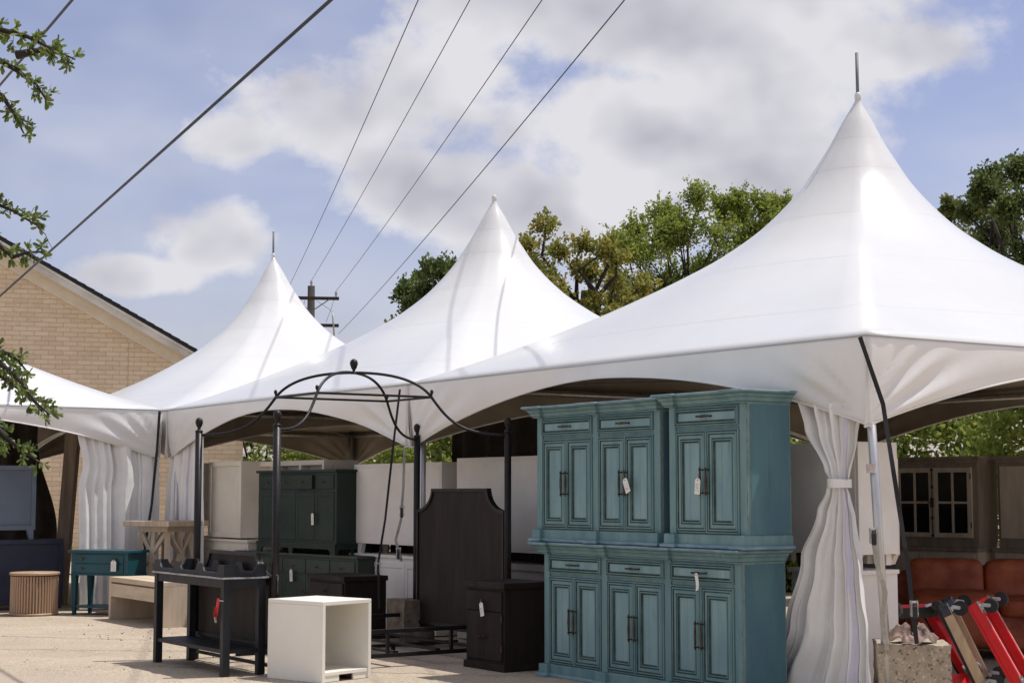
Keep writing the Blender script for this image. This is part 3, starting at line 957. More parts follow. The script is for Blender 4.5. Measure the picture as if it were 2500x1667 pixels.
tree('elm_tree', 'broad feathery green elm between the middle and right tent peaks', (6.0, 50, 0),
     [(3.92, 9.455, 0.57), (4.684, 10.096, 0.57), (5.7, 10.352, 0.59), (6.457, 10.096, 0.59), (7.215, 9.967, 0.53), (8.103, 10.03, 0.47), (4.165, 8.434, 0.66), (5.18, 9.08, 0.76), (6.192, 9.13, 0.77), (7.201, 8.98, 0.71), (8.218, 9.18, 0.59), (3.906, 7.416, 0.66), (4.916, 7.83, 0.71), (5.927, 8.08, 0.71), (3.627, 8.83, 0.42), (4.403, 6.655, 0.71), (6.813, 8.28, 0.71), (5.1, 9.78, 0.57), (3.3, 6.98, 0.57), (5.4, 7.08, 0.66), (7.6, 10.15, 0.5), (8.35, 10.3, 0.45), (6.9, 10.3, 0.5), (7.9, 9.5, 0.6), (8.7, 9.9, 0.5), (3.3, 8.7, 0.4), (7.4, 9.17, 0.51), (3.48, 8.91, 0.68), (6.11, 7.64, 0.65), (5.83, 8.29, 0.54), (5.04, 7.84, 0.68), (7.58, 9.18, 0.64), (5.1, 7.54, 0.51), (3.22, 8.02, 0.58), (4.81, 9.04, 0.63), (5.62, 7.47, 0.51), (4.56, 7.23, 0.63), (7.59, 8.52, 0.55), (7.12, 8.81, 0.68), (7.18, 8.73, 0.7), (4.69, 9.25, 0.74), (3.83, 8.71, 0.68)],
     'leaf_green', .10, 1250, 3, upbias=.35, fork=(5.4, 5.6), trunk_r=.19, group='trees behind the tents', spray=.75)
tree('oak_tree', 'tall dark oak at the right edge beside the largest tent', (11.6, 36, 0),
     [(10.4, 7.83, 0.18), (10.508, 8.178, 0.29), (10.974, 8.549, 0.31), (11.433, 8.641, 0.39), (10.868, 7.994, 0.39), (11.319, 7.809, 0.46), (11.03, 7.256, 0.46), (11.571, 7.072, 0.55), (11.191, 6.521, 0.5), (11.874, 8.086, 0.58), (11.91, 6.246, 0.66), (10.764, 7.532, 0.3), (11.5, 5.98, 0.55), (12.5, 7.08, 0.74), (12.6, 8.28, 0.55)],
     'leaf_dark', .105, 1200, 4, upbias=.15, trunk_r=.3, group='trees behind the tents', spray=.2)
tree('elm_tree', 'pale yellow-green tree peeping out below the dark oak at the right', (12.6, 44, 0),
     [(11.75, 9.05, 0.26), (12.1, 9.0, 0.36), (12.5, 8.85, 0.44), (12.15, 8.45, 0.49), (12.7, 8.2, 0.55), (13.4, 8.6, .6)],
     'leaf_lime', .11, 1000, 5, upbias=.4, trunk_r=.2, group='trees behind the tents', spray=.6)
# tall trees whose tops are hidden by the tents but whose foliage shows under the canopies
shr = [(-22.1, 9.1, 4.3), (-16.5, 8.6, 3.6), (-19.3, 8.9, 3.4), (5.2, 9.2, 3.5), (3.0, 8.9, 3.3), (.8, 9.4, 3.6), (-1.6, 8.8, 3.2), (-4.2, 9.2, 3.2), (-7.0, 8.6, 3.0), (-10.0, 8.8, 3.1), (-13.5, 8.6, 3.0)]
desc = ['tall bush behind the corner of the brick building', 'leafy shrub seen just right of the brick building corner', 'leafy shrub against the brick building corner', 'tall leafy shrub behind the right tent, at the right edge of the picture', 'tall leafy shrub seen above the glass-fronted grey cabinet', 'tall leafy shrub behind the back corner of the right tent',
        'leafy shrub behind the right end of the middle tent', 'leafy shrub seen under the middle tent beside its front leg', 'leafy shrub behind the middle tent, beyond the green sideboards',
        'leafy shrub glimpsed above the pale cabinets behind the green sideboard', 'leafy shrub behind the farthest tent']
for i, ((a, b, h), lab) in enumerate(zip(shr, desc)):
    rs = np.random.RandomState(60 + i)
    p = tp(a, b)
    t = thing('shrub', lab, 'shrub', p, 0, 'shrubs along the back of the tents')
    st = MB()
    for k in range(5):
        e = (rs.uniform(-.8, .8), rs.uniform(-.6, .6), h * .7)
        st.tube([(rs.uniform(-.2, .2), rs.uniform(-.2, .2), 0), (e[0] * .4, e[1] * .4, h * .4), e], [.05, .035, .015], 6)
    st.build('stems', 'bark', t)
    pts, nrm = [], []
    near = 3 <= i < 8
    for k in range(270 if near else 150):
        q = Vector(rs.normal(size=3)); q.normalize()
        q = Vector((q.x * 1.45, q.y * 1.0, q.z * h * .5)) * rs.uniform(.62, 1.0); q.z += h * .52
        for j in range(85 if near else 60):
            d = Vector(rs.normal(size=3)); d.normalize()
            pts.append(q + d * rs.uniform(.02, .26)); nrm.append(d + Vector((0, 0, .5)))
    leaf_mesh('foliage', 'leaf_hedge', pts, nrm, .085 if near else .12, rs, t)


# near live oak at the left, its limbs hanging into the picture
def near_oak():
    rs = np.random.RandomState(11)
    t = thing('live_oak_tree', 'live oak whose small-leaved twigs hang in at the left edge', 'tree', (-5.6, 8.4, 0))
    tr = MB(); tr.tube([(0, 0, 0), (.1, 0, 1.4), (.4, 0, 2.8), (.9, 0, 4.3), (1.2, .1, 5.8)], [.26, .21, .18, .14, .08], 12)
    tr.build('trunk', 'bark', t, smooth=True)
    X = lambda px: -2.5625 + (px - 14) * .00205 + 5.6
    Z = lambda py: 3.92 - py * .00205
    limbs = MB(); twigs = MB(); pts = []; nrm = []
    sprays = [
        [(-700, -300), (-250, -40), (-60, 40), (60, 75), (120, 105), (185, 138)],
        [(-250, -40), (-120, 60), (0, 130), (50, 165), (78, 208)],
        [(-300, 20), (-150, 130), (-30, 200), (4, 250), (18, 290)],
        [(-60, 40), (-10, 30), (20, 22), (40, 35)],
        [(-700, 250), (-300, 380), (-90, 455), (0, 492), (62, 530)],
        [(-300, 380), (-120, 520), (-20, 598), (20, 590), (55, 583)],
        [(-700, 480), (-350, 680), (-120, 800), (0, 880), (55, 930), (85, 975), (128, 1012)],
        [(-120, 800), (-40, 850), (20, 860), (60, 900)],
        [(-120, 820), (-40, 900), (30, 955), (75, 1010)],
        [(-350, 680), (-150, 930), (-40, 1060), (0, 1090), (40, 1122)],
        [(-700, -300), (-500, -500), (-300, -560), (-150, -480)], [(-700, -300), (-900, -600), (-1000, -900)], [(-700, 250), (-1100, 100), (-1500, 50)],
        [(-700, 480), (-1100, 520), (-1500, 700)], [(-1000, -400), (-1400, -700), (-1900, -800)],
    ]
    for si, s in enumerate(sprays):
        y0 = rs.uniform(-.35, .35)
        P = [Vector((X(a), y0 + rs.uniform(-.05, .05), Z(b))) for a, b in s]
        n = len(P)
        limbs.tube([tuple(q) for q in P], [max(.004, .026 * (1 - i / (n - .6))) for i in range(n)], 6)
        for i in range(n - 1):
            a, b = P[i], P[i + 1]
            seg = (b - a); L = seg.length
            k = max(2, int(L / .020)) if si < 10 else int(L / .05)
            for j in range(k):
                p = a.lerp(b, (j + rs.random()) / k)
                side = Vector(rs.normal(size=3)); side.normalize()
                d = seg.normalized() * .55 + side * .75; d.normalize()
                ln = rs.uniform(.03, .075)
                e = p + d * ln
                if si < 10: twigs.tube([tuple(p), tuple(e)], [.0022, .0012], 3, cap=False)
                for q in range(11):
                    dd = d * .8 + Vector(rs.normal(size=3)) * .65
                    pts.append(p.lerp(e, rs.uniform(.35, 1.05))); nrm.append(dd)
    # bare twig
    limbs.tube([(X(60), 0, Z(528)), (X(85), 0, Z(553)), (X(93), 0, Z(572)), (X(103), 0, Z(588))], [.003, .002, .0016, .001], 4)
    limbs.build('limbs', 'bark', t, smooth=True); o = twigs.build('twigs', 'bark_twig', t); o['kind'] = 'stuff'
    # leaf blades with a rounded tip
    n = len(pts)
    m = MB(); rnd = []
    for p, d in zip(pts, nrm):
        d = d.normalized(); A = Vector(rs.normal(size=3)); A -= d * A.dot(d); A.normalize(); B = d.cross(A)
        S = rs.uniform(.026, .052); w = S * .19; b = len(m.v)
        f = rs.uniform(-.06, .10) * S
        for l, ww in ((0, .1), (.45, .8), (.75, 1.0), (.95, .55)):
            m.v.append(tuple(p + d * S * l + A * w * ww + B * f)); m.v.append(tuple(p + d * S * l - A * w * ww + B * f))
            m.v.append(tuple(p + d * S * l))
        for k in range(3):
            m.f.append((b + 3 * k, b + 3 * k + 3, b + 3 * k + 5, b + 3 * k + 2)); m.f.append((b + 3 * k + 2, b + 3 * k + 5, b + 3 * k + 4, b + 3 * k + 1))
            m.m += [0, 0]
        rnd += [rs.random()] * 6
    o = m.build('crown', 'leaf_live_oak', t)
    at = o.data.attributes.new('rnd', 'FLOAT', 'FACE'); at.data.foreach_set('value', rnd)


near_oak()

# ------------------------------------------------------------------ furniture helpers
def handle_mesh(length, vertical=True):
    """iron pull: two rosette posts and a turned grip; centred, standing out towards -y"""
    m = MB(); h = length / 2
    ends = [(0, 0, -h), (0, 0, h)] if vertical else [(-h, 0, 0), (h, 0, 0)]
    for e in ends:
        m.lathe([(.009, 0), (.009, -.006), (.005, -.009), (.0045, -.030), (.008, -.034), (.006, -.042)], 8, e, axis='y')
    ax = 'z' if vertical else 'x'
    pr = [(.0035, -h - .018), (.007, -h - .012), (.005, -h - .004), (.0055, -h + .006), (.0085, -h * .35), (.0095, 0), (.0085, h * .35), (.0055, h - .006), (.005, h + .004), (.007, h + .012), (.0035, h + .018)]
    m.lathe(pr, 8, (0, -.034, 0), axis=ax)
    return m


H_V = handle_mesh(.165).mesh('handle', 'iron', True)
H_H = handle_mesh(.11, False).mesh('handle', 'iron', True)


def place(mesh, name, parent, loc, rot=(0, 0, 0)):
    o = bpy.data.objects.new(name, mesh); C.objects.link(o); o.parent = parent; o.location = loc; o.rotation_euler = rot
    return o


DOOR = [(0, 0), (0, .020), (.007, .022), (.010, .015), (.015, .015), (.018, .024), (.026, .024), (.029, .016), (.034, .016), (.037, .019),
        (.058, .019), (.061, .013), (.066, .013), (.069, .021), (.075, .021), (.079, .012), (.083, .008), (.087, .008), (.090, .004)]
DMAT = [0, 0, 1, 1, 0, 0, 1, 1, 0, 0, 1, 1, 0, 0, 1, 1, 1, 0]
DRAW = [(0, 0), (0, .026), (.006, .028), (.009, .020), (.013, .020), (.016, .029), (.022, .029), (.026, .018), (.030, .014), (.034, .014), (.037, .018)]
DRMAT = [0, 0, 1, 1, 0, 0, 1, 1, 1, 0]


def sideboard(name, label, loc, rz, W, H, D, nb, kind, breaks=True):
    """glazed teal sideboard: plinth, pilasters, drawers over pairs of panelled doors, heavy cornice"""
    t = thing(name, label, 'cabinet', loc, rz, 'distressed teal sideboards stacked two high')
    pw = .078
    bwid = (W - (nb + 1) * pw) / nb
    PT = .012
    b = MB(); b.box(0, W, 0, D, .02, H - .02, 0)
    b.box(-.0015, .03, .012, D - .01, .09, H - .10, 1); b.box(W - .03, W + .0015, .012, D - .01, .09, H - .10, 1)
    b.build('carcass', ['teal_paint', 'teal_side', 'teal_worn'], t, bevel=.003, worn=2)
    # plan outline with breaks at the pilasters
    brk = .034
    path = [(0, D)]
    if breaks:
        for k in range(nb + 1):
            x0 = k * (bwid + pw); x1 = x0 + pw
            e0, e1 = (x0 if k else x0 - .0, x1 if k < nb else x1)
            if k == 0: path += [(0, -brk - PT), (x1 + .012, -brk - PT), (x1 + .012, -PT)]
            elif k == nb: path += [(x0 - .012, -PT), (x0 - .012, -brk - PT), (x1, -brk - PT)]
            else: path += [(x0 - .012, -PT), (x0 - .012, -brk - PT), (x1 + .012, -brk - PT), (x1 + .012, -PT)]
    path += [(W, D)]
    pl = MB()
    pl.sweep(path, [(.030, 0.0), (.036, .006), (.036, .018), (.026, .026), (.012, .030), (.012, .092), (.006, .098), (0, .100), (-.05, .100)], mats=[1, 1, 1, 0, 0, 0, 2, 0])
    pl.build('plinth', ['teal_paint', 'teal_edge', 'teal_glaze'], t)
    co = MB()
    z = H - .092
    co.sweep(path, [(-.03, z), (.004, z), (.006, z + .008), (.014, z + .012), (.014, z + .018), (.018, z + .028), (.028, z + .040), (.034, z + .043), (.036, z + .052), (.050, z + .064), (.062, z + .068), (.064, z + .076), (.074, z + .076), (.078, z + .082), (.076, z + .090), (.070, z + .092), (-.08, z + .092)],
             mats=[0, 0, 1, 0, 0, 0, 1, 0, 0, 1, 0, 1, 2, 2, 2, 2])
    co.v += [(-.06, -.08, H + .0005), (W + .06, -.08, H + .0005), (W + .06, D, H + .0005), (-.06, D, H + .0005)]
    n = len(co.v); co.f.append((n - 4, n - 3, n - 2, n - 1)); co.m.append(2)
    co.build('cornice', ['teal_paint', 'teal_glaze', 'teal_edge'], t)
    for k in range(nb + 1):
        x0 = k * (bwid + pw)
        p = MB().box(x0 + .001, x0 + pw - .001, -PT, .01, .095, H - .088)
        p.build('pilaster', ['teal_paint', 'teal_worn'], t, bevel=.004, worn=1)
    zd1 = H - .108; zd0 = zd1 - .128
    zo1 = zd0 - .034; zo0 = .108
    for k in range(nb):
        x0 = k * (bwid + pw) + pw + .003; x1 = x0 + bwid - .006
        d = MB().rings(x0, x1, zd0, zd1, DRAW, DRMAT, 2)
        dr = d.build('drawer', ['teal_paint', 'teal_glaze', 'teal_panel'], t)
        place(H_H, 'handle', dr, ((x0 + x1) / 2, -.018, (zd0 + zd1) / 2))
        MB().box(x0 - .002, x1 + .002, -.003, .005, zo0 - .002, zo1 + .002).build('door_gap', 'gap_black', t)
        mid = (x0 + x1) / 2
        for s, (a, e) in enumerate(((x0, mid - .0015), (mid + .0015, x1))):
            dm = MB().rings(a, e, zo0, zo1, DOOR, DMAT)
            dm.f.append((0, 1, 2, 3)[::-1]); dm.m.append(0)
            do = dm.build('door', ['teal_paint', 'teal_glaze'], t)
            pn = MB()
            ii = .0895
            # the panel is glued up of boards
            xa, xb = a + ii, e - ii
            pn.quad((xa, -.0042, zo0 + ii), (xb, -.0042, zo0 + ii), (xb, -.0042, zo1 - ii), (xa, -.0042, zo1 - ii))
            xm = xa + (xb - xa) * random.uniform(.35, .65)
            pn.quad((xm - .0008, -.0047, zo0 + ii), (xm + .0008, -.0047, zo0 + ii), (xm + .0008, -.0047, zo1 - ii), (xm - .0008, -.0047, zo1 - ii), 1)
            pn.build('panel', ['teal_panel', 'teal_glaze'], do)
            hx = (e - .030) if s == 0 else (a + .030)
            place(H_V, 'handle', do, (hx, -.021, (zo0 + zo1) / 2 + (.0 if kind == 'upper' else .0)))
    return t


# ------------------------------------------------------------------ hang tags
def hang_tag(label, loc, rz, tilt=0.0, swing=0.0, L=.115, W=.058, ink='ink', mat='card', seed=0, group='paper price tags', bend=0.0, string=.05):
    rs = random.Random(seed)
    t = thing('price_tag', label, 'tag', loc, rz, group)
    # card hangs below the knot in the local xz plane, facing -y
    m = MB()
    c = W * .28
    out = [(-W / 2 + c, 0), (W / 2 - c, 0), (W / 2, -c), (W / 2, -L), (-W / 2, -L), (-W / 2, -c)]
    nseg = 8

    def place_pt(x, z, y=0.0):
        yy = y - bend * (z / L) ** 2
        a = tilt
        return (x * math.cos(a) - z * math.sin(a) * -1, yy, z * math.cos(a) + x * math.sin(a) * -1)
    rows = [0, -c] + [-c - (L - c) * k / nseg for k in range(1, nseg + 1)]
    for z in rows:
        hw = W / 2 - c if z == 0 else W / 2
        m.v += [place_pt(-hw, z - string), place_pt(hw, z - string)]
    for i in range(len(rows) - 1):
        m.f.append((2 * i, 2 * i + 1, 2 * i + 3, 2 * i + 2)[::-1]); m.m.append(0)
    m.build('card', mat, t, solid=(.0008,))
    s = MB().tube([(0, .012, .0), (.002, -.002, -.2 * string), place_pt(0, -string - .012, -.001)], .0009, 4)
    s.build('string', 'string', t)
    e = MB().lathe([(.0045, -.0016), (.0045, 0)], 10, place_pt(0, -string - .014), axis='y'); e.build('eyelet', 'iron', t)
    if ink:
        w = MB()
        for line_ in range(3):
            z = -string - L * (.42 + .17 * line_)
            x = -W * .3
            while x < W * .28:
                x2 = x + rs.uniform(.003, .008); z2 = z + rs.uniform(-.007, .007)
                p, q = place_pt(x, z + rs.uniform(-.005, .005), -.0016), place_pt(x2, z2, -.0016)
                w.obox(p, q, .0007, .0016, (0, 1, 0)); x = x2 + rs.choice((0, 0, .002, .004))
        w.build('handwriting', ink, t)
    return t


def local(root, x, y, z):
    a = root.rotation_euler.z
    return (root.location.x + x * math.cos(a) - y * math.sin(a), root.location.y + x * math.sin(a) + y * math.cos(a), root.location.z + z)


# ------------------------------------------------------------------ teal sideboards
TB = -.41
lower = sideboard('sideboard', 'wide three-bay teal sideboard standing on the pavement, lower of the stack', tp(2.96, TB), TH, 2.36, 1.062, .40, 3, 'lower')
upl = sideboard('sideboard', 'two-bay teal sideboard on top at the left, one tag on its doors', tp(2.87, TB - .005, 1.066), TH, 1.585, 1.09, .40, 2, 'upper')
upr = sideboard('sideboard', 'single-bay teal cabinet on top at the right, tag on its left door', tp(4.572, TB - .02, 1.066), TH, .84, 1.105, .40, 1, 'upper')
hang_tag('white price tag tilted on the upper two-bay teal sideboard', local(upl, 1.20, -.066, .545), TH, tilt=-.42, seed=1)
hang_tag('white price tag hanging straight on the single-bay teal cabinet', local(upr, .385, -.066, .545), TH, tilt=.08, seed=2)
hang_tag('curled blank white tag on the lower teal sideboard drawer', local(lower, 1.93, -.066, .90), TH, tilt=-.45, L=.13, W=.034, seed=3, ink=None, bend=.03, string=.012)

# ------------------------------------------------------------------ iron canopy bed
BW, BL = 1.575, 2.27
bed = thing('canopy_bed', 'dark iron four-poster bed with an open arched canopy frame', 'bed', (-2.80, 14.67, 0), TH)
posts = [(0, 0), (BW, 0), (BW, BL), (0, BL)]
for x, y in posts:
    p = MB(); p.tube([(x, y, 0.0), (x, y, 2.0)], .0315, 16)
    po = p.build('post', 'bed_iron', bed, smooth=True)
    f = MB().lathe([(.034, 1.995), (.034, 2.012), (.016, 2.02), (.013, 2.035), (.024, 2.052), (.033, 2.078), (.0335, 2.095), (.026, 2.117), (.010, 2.128)], 16, (x, y, 0))
    f.build('finial', 'bed_iron', po, smooth=True)
cx, cy = BW / 2, BL / 2
HU, HV = .40, .575
ZR, ZA = 2.31, 2.53
rc = [(cx - HU, cy - HV), (cx + HU, cy - HV), (cx + HU, cy + HV), (cx - HU, cy + HV)]
for i in range(4):
    (x0, y0), (x1, y1) = rc[i], rc[(i + 1) % 4]
    MB().obox((x0, y0, ZR), (x1, y1, ZR), .014, .020).build('crown_rail', 'bed_iron', bed, bevel=.002)


def bez(a, b, c_, d, n=14):
    return [a * (1 - t) ** 3 + b * 3 * t * (1 - t) ** 2 + c_ * 3 * t * t * (1 - t) + d * t ** 3 for t in [k / n for k in range(n + 1)]]


for (px_, py_), (rx, ry) in zip(posts, rc):
    a = Vector((px_, py_, 1.972)); k = Vector((rx, ry, ZR - .004)); ap = Vector((cx, cy, ZA))
    h1 = Vector((k.x - a.x, k.y - a.y, 0)); h2 = Vector((ap.x - k.x, ap.y - k.y, 0))
    sl = Vector((h1.x * .22, h1.y * .22, .21))
    pts = bez(a, a + h1 * .62, k - sl, k) + bez(k, k + sl * .7, ap - h2 * .52, ap)[1:]
    MB().tube(pts, .0125, 8).build('canopy_rod', 'bed_iron', bed, smooth=True)
    MB().lathe([(.007, 0), (.006, .016), (.013, .028), (.016, .044), (.010, .058), (.003, .062)], 12).build('finial', 'bed_iron', bed, smooth=True, loc=(rx, ry, ZR + .006))
MB().lathe([(.034, 0), (.034, .014), (.014, .020), (.012, .034), (.024, .052), (.036, .086), (.037, .100), (.028, .124), (.009, .136)], 16).build('finial', 'bed_iron', bed, smooth=True, loc=(cx, cy, ZA - .012))


def scooped(x0, x1, z0, zs, z1, sx):
    """headboard outline with a concave scoop cut from each top corner"""
    pts = [(x0, z0), (x1, z0), (x1, zs)]
    arc = []
    for k in range(1, 12):
        a = math.pi / 2 * k / 12
        arc.append((x1 - sx * math.sin(a), z1 - (z1 - zs) * math.cos(a)))
    pts += arc + [(x1 - sx, z1), (x0 + sx, z1)] + [(x0 + x1 - x, z) for x, z in arc[::-1]] + [(x0, zs)]
    return pts


def bed_board(name, y, z0, zs, z1, sx):
    x0, x1 = .034, BW - .034
    pts = scooped(x0, x1, z0, zs, z1, sx)
    p = MB().prism(pts, y - .012, y + .012)
    pan = p.build(name, 'espresso', bed)
    rim = MB()
    n = len(pts); cxm = (x0 + x1) / 2; czm = (z0 + zs) / 2
    ins = []
    for i, (x, z) in enumerate(pts):
        (xa, za), (xb, zb) = pts[i - 1], pts[(i + 1) % n]
        d1 = Vector((x - xa, z - za)).normalized(); d2 = Vector((xb - x, zb - z)).normalized()
        nn = Vector((-d1.y, d1.x)) + Vector((-d2.y, d2.x)); nn = nn / max(.4, .5 * nn.length_squared)
        ins.append((x + nn.x * .028, z + nn.y * .028))
    for sgn in (-1, 1):
        for i in range(n):
            j = (i + 1) % n
            a, b, c_, d = pts[i], pts[j], ins[j], ins[i]
            yo, yi = y + sgn * .026, y + sgn * .0125
            q = [(a[0], yo, a[1]), (b[0], yo, b[1]), (c_[0], yo, c_[1]), (d[0], yo, d[1])]
            rim.quad(*(q if sgn < 0 else q[::-1]))
            q = [(d[0], yo, d[1]), (c_[0], yo, c_[1]), (c_[0], yi, c_[1]), (d[0], yi, d[1])]
            rim.quad(*(q if sgn < 0 else q[::-1]))
    for i in range(n):
        j = (i + 1) % n
        a, b = pts[i], pts[j]
        rim.quad((a[0], y - .026, a[1]), (a[0], y + .026, a[1]), (b[0], y + .026, b[1]), (b[0], y - .026, b[1]))
    rim.build('rim', 'bed_iron', pan)
    return pan


bed_board('headboard', BL, .22, 1.30, 1.50, .27)
bed_board('footboard', 0.0, .22, .78, .965, .27)
for z in (.20, .07):
    for y in (0, BL):
        MB().obox((.03, y, z), (BW - .03, y, z), .022, .028).build('cross_rail', 'bed_iron', bed, bevel=.003)
for x in (0.0, BW):
    MB().obox((x, .03, .30), (x, BL - .03, .30), .03, .034).build('side_rail', 'bed_iron', bed, bevel=.003)
    MB().obox((x, .03, .10), (x, BL - .03, .10), .03, .034).build('side_rail', 'bed_iron', bed, bevel=.003)
    for y in (.45, 1.05, 1.68):
        MB().obox((x, y, .115), (x, y, .285), .026, .026).build('upright', 'bed_iron', bed)
for y in (.3, .72, 1.14, 1.56, 1.98):
    MB().obox((.02, y, .12), (BW - .02, y, .12), .05, .02).build('slat', 'bed_iron', bed)
MB().obox((BW / 2, .03, .10), (BW / 2, BL - .03, .10), .03, .03).build('centre_rail', 'bed_iron', bed)
for y in (.72, 1.56):
    MB().tube([(BW / 2, y, 0), (BW / 2, y, .085)], .02, 10).build('foot', 'bed_iron', bed, smooth=True)
hang_tag('white tag seen edge-on, tied to the front bed post', local(bed, BW + .05, .0, .80), R(98), L=.11, W=.05, seed=9, ink=None, string=.03)

# ------------------------------------------------------------------ black console table with a notched gallery
con = thing('console_table', 'black console table with a notched gallery edge and low shelf', 'table', (-3.115, 14.40, 0), TH)
CW, CDp = 1.45, .37
lg = .062
for x, y in ((0, 0), (CW - lg, 0), (0, CDp - lg), (CW - lg, CDp - lg)):
    MB().box(x, x + lg, y, y + lg, 0, .768).build('leg', 'console_black', con, bevel=.003)
for a in (MB().box(lg, CW - lg, .008, .030, .70, .767), MB().box(lg, CW - lg, CDp - .03, CDp - .008, .70, .767), MB().box(.008, .03, lg, CDp - lg, .70, .767), MB().box(CW - .03, CW - .008, lg, CDp - lg, .70, .767)):
    a.build('apron', 'console_black', con)
MB().box(-.018, CW + .018, -.018, CDp + .018, .769, .783).build('table_top', 'console_edge', con, bevel=.003)
MB().box(.012, CW - .012, .012, CDp - .012, .180, .212).build('shelf', 'console_black', con, bevel=.002)


def gallery(L, notches):
    """rail outline with flat-bottomed notches cut down from the top edge"""
    H, lo = .10, .035
    pts = [(0, 0), (L, 0), (L, H)]
    for a, b in notches[::-1]:
        r = .022
        pts += [(b + .018, H), (b + .004, lo + .035), (b - .018, lo + .004), (b - .04, lo), (a + .04, lo), (a + .018, lo + .004), (a - .004, lo + .035), (a - .018, H)]
    pts += [(0, H)]
    return pts


longn = [(.12, .42), (.56, .89), (1.03, 1.33)]
shortn = [(.115, .255)]
for y in (.0, CDp - .016):
    MB().prism(gallery(CW, longn), y, y + .016).build('gallery', 'console_black', con, loc=(0, 0, .7835))
for x in (.0, CW - .016):
    g_ = MB().prism(gallery(CDp - .034, shortn), 0, .016)
    g_.build('gallery', 'console_black', con, loc=(x + .016, .017, .7835), rot=(0, 0, math.pi / 2))
rt = thing('bundled_tag', 'red tag with tangled red string on the console leg', 'tag', local(con, CW - lg - .004, -.004, .60), TH)
MB().obox((0, -.002, 0), (lg + .008, -.002, 0), .004, .005).build('band', 'card', rt)
m = MB(); m.v += [(-.035, -.006, .02), (.012, -.004, .012), (-.018, -.010, -.115), (-.066, -.012, -.10)]; m.f.append((0, 3, 2, 1)); m.m.append(0)
m.build('card', 'tag_red', rt, solid=(.002,))
tg = MB(); rs_ = random.Random(5)
pts = [(-.04 + rs_.uniform(-.035, .035), -.018 + rs_.uniform(-.008, .006), -.10 + rs_.uniform(-.045, .05)) for _ in range(34)]
tg.tube(pts, .0016, 4); tg.build('string_tangle', 'tag_red', rt)
MB().obox((-.05, -.016, -.135), (-.03, -.016, -.175), .014, .012).build('tassel', 'string', rt)

# ------------------------------------------------------------------ white open cube
cub = thing('open_cube_table', 'white cube side table, open on its right-hand face', 'side table', (-1.46 - .766 * .63, 12.78 + .643 * .63, 0), R(-40))
A, B, Hc, th = .63, .53, .62, .032
MB().box(0, A, 0, B, Hc - th, Hc).build('top', 'cube_white', cub, bevel=.004)
MB().box(0, A, .0, th, 0.0, Hc - th - .0005).build('side_panel', 'cube_white', cub, bevel=.003)
MB().box(0, A, B - th, B, 0.0, Hc - th - .0005).build('side_panel', 'cube_white', cub, bevel=.003)
MB().box(.004, .028, th + .0005, B - th - .0005, .0, Hc - th - .001).build('back_panel', 'cube_white', cub)
MB().box(.0285, A - .006, th + .0005, B - th - .0005, .052, .078).build('bottom_shelf', 'cube_white', cub, bevel=.002)
MB().box(A - .03, A - .012, th + .0005, th + .16, 0.004, .0515).build('toe_block', 'cube_white', cub)
MB().box(A - .03, A - .012, B - th - .15, B - th - .0005, 0.004, .0515).build('toe_block', 'cube_white', cub)


# ------------------------------------------------------------------ dark nightstands
def nightstand(label, loc, W, H, D, seed):
    t = thing('nightstand', label, 'nightstand', loc, TH, 'espresso nightstands')
    MB().box(0, W, 0, D, .055, H - .052).build('carcass', 'espresso', t, bevel=.002)
    MB().box(-.018, W + .018, -.02, D, 0, .06).build('base', 'espresso', t, bevel=.004)
    MB().box(-.022, W + .022, -.026, D + .01, H - .05, H).build('top', 'espresso', t, bevel=.004)
    MB().box(.022, W - .022, -.002, .003, .075, H - .068).build('reveal', 'gap_black', t)
    dr = MB().rings(.027, W - .027, H - .235, H - .075, [(0, 0), (0, .016), (.003, .018)], [0, 0], 0).build('drawer', 'espresso', t)
    MB().lathe([(.006, 0), (.006, -.012), (.014, -.018), (.015, -.026), (.008, -.031)], 12, (W / 2, -.017, H - .155), axis='y').build('knob', 'iron', dr, smooth=True)
    for s in (0, 1):
        a, b = (.027, W / 2 - .0015) if s == 0 else (W / 2 + .0015, W - .027)
        do = MB().rings(a, b, .085, H - .245, [(0, 0), (0, .015), (.004, .017)], [0, 0], 0).build('door', 'espresso', t)
        kx = b - .028 if s == 0 else a + .028
        MB().lathe([(.006, 0), (.006, -.012), (.014, -.018), (.015, -.026), (.008, -.031)], 12, (kx, -.016, .27), axis='y').build('knob', 'iron', do, smooth=True)
    for z in (.16, H - .32):
        MB().tube([(W - .024, -.018, z), (W - .024, -.018, z + .055)], .006, 8).build('hinge', 'iron', t)
    return t


ns1 = nightstand('dark brown nightstand with a tag, just left of the teal sideboards', (-.385, 14.035, 0), .58, .72, .50, 1)
hang_tag('white price tag on the front dark nightstand drawer', local(ns1, .29, -.05, .578), TH, tilt=-.22, L=.115, W=.055, seed=4, ink='ink_red', string=.025)
nightstand('dark nightstand behind the bed, in front of the green sideboards', (-2.087, 17.08, 0), .76, .63, .47, 2)


# ------------------------------------------------------------------ green sideboards
def knob(parent, x, y, z, r=.014, mat='brass'):
    MB().lathe([(r * .45, 0), (r * .45, -.012), (r, -.017), (r * 1.08, -.026), (r * .7, -.032)], 10, (x, y, z), axis='y').build('knob', mat, parent, smooth=True)


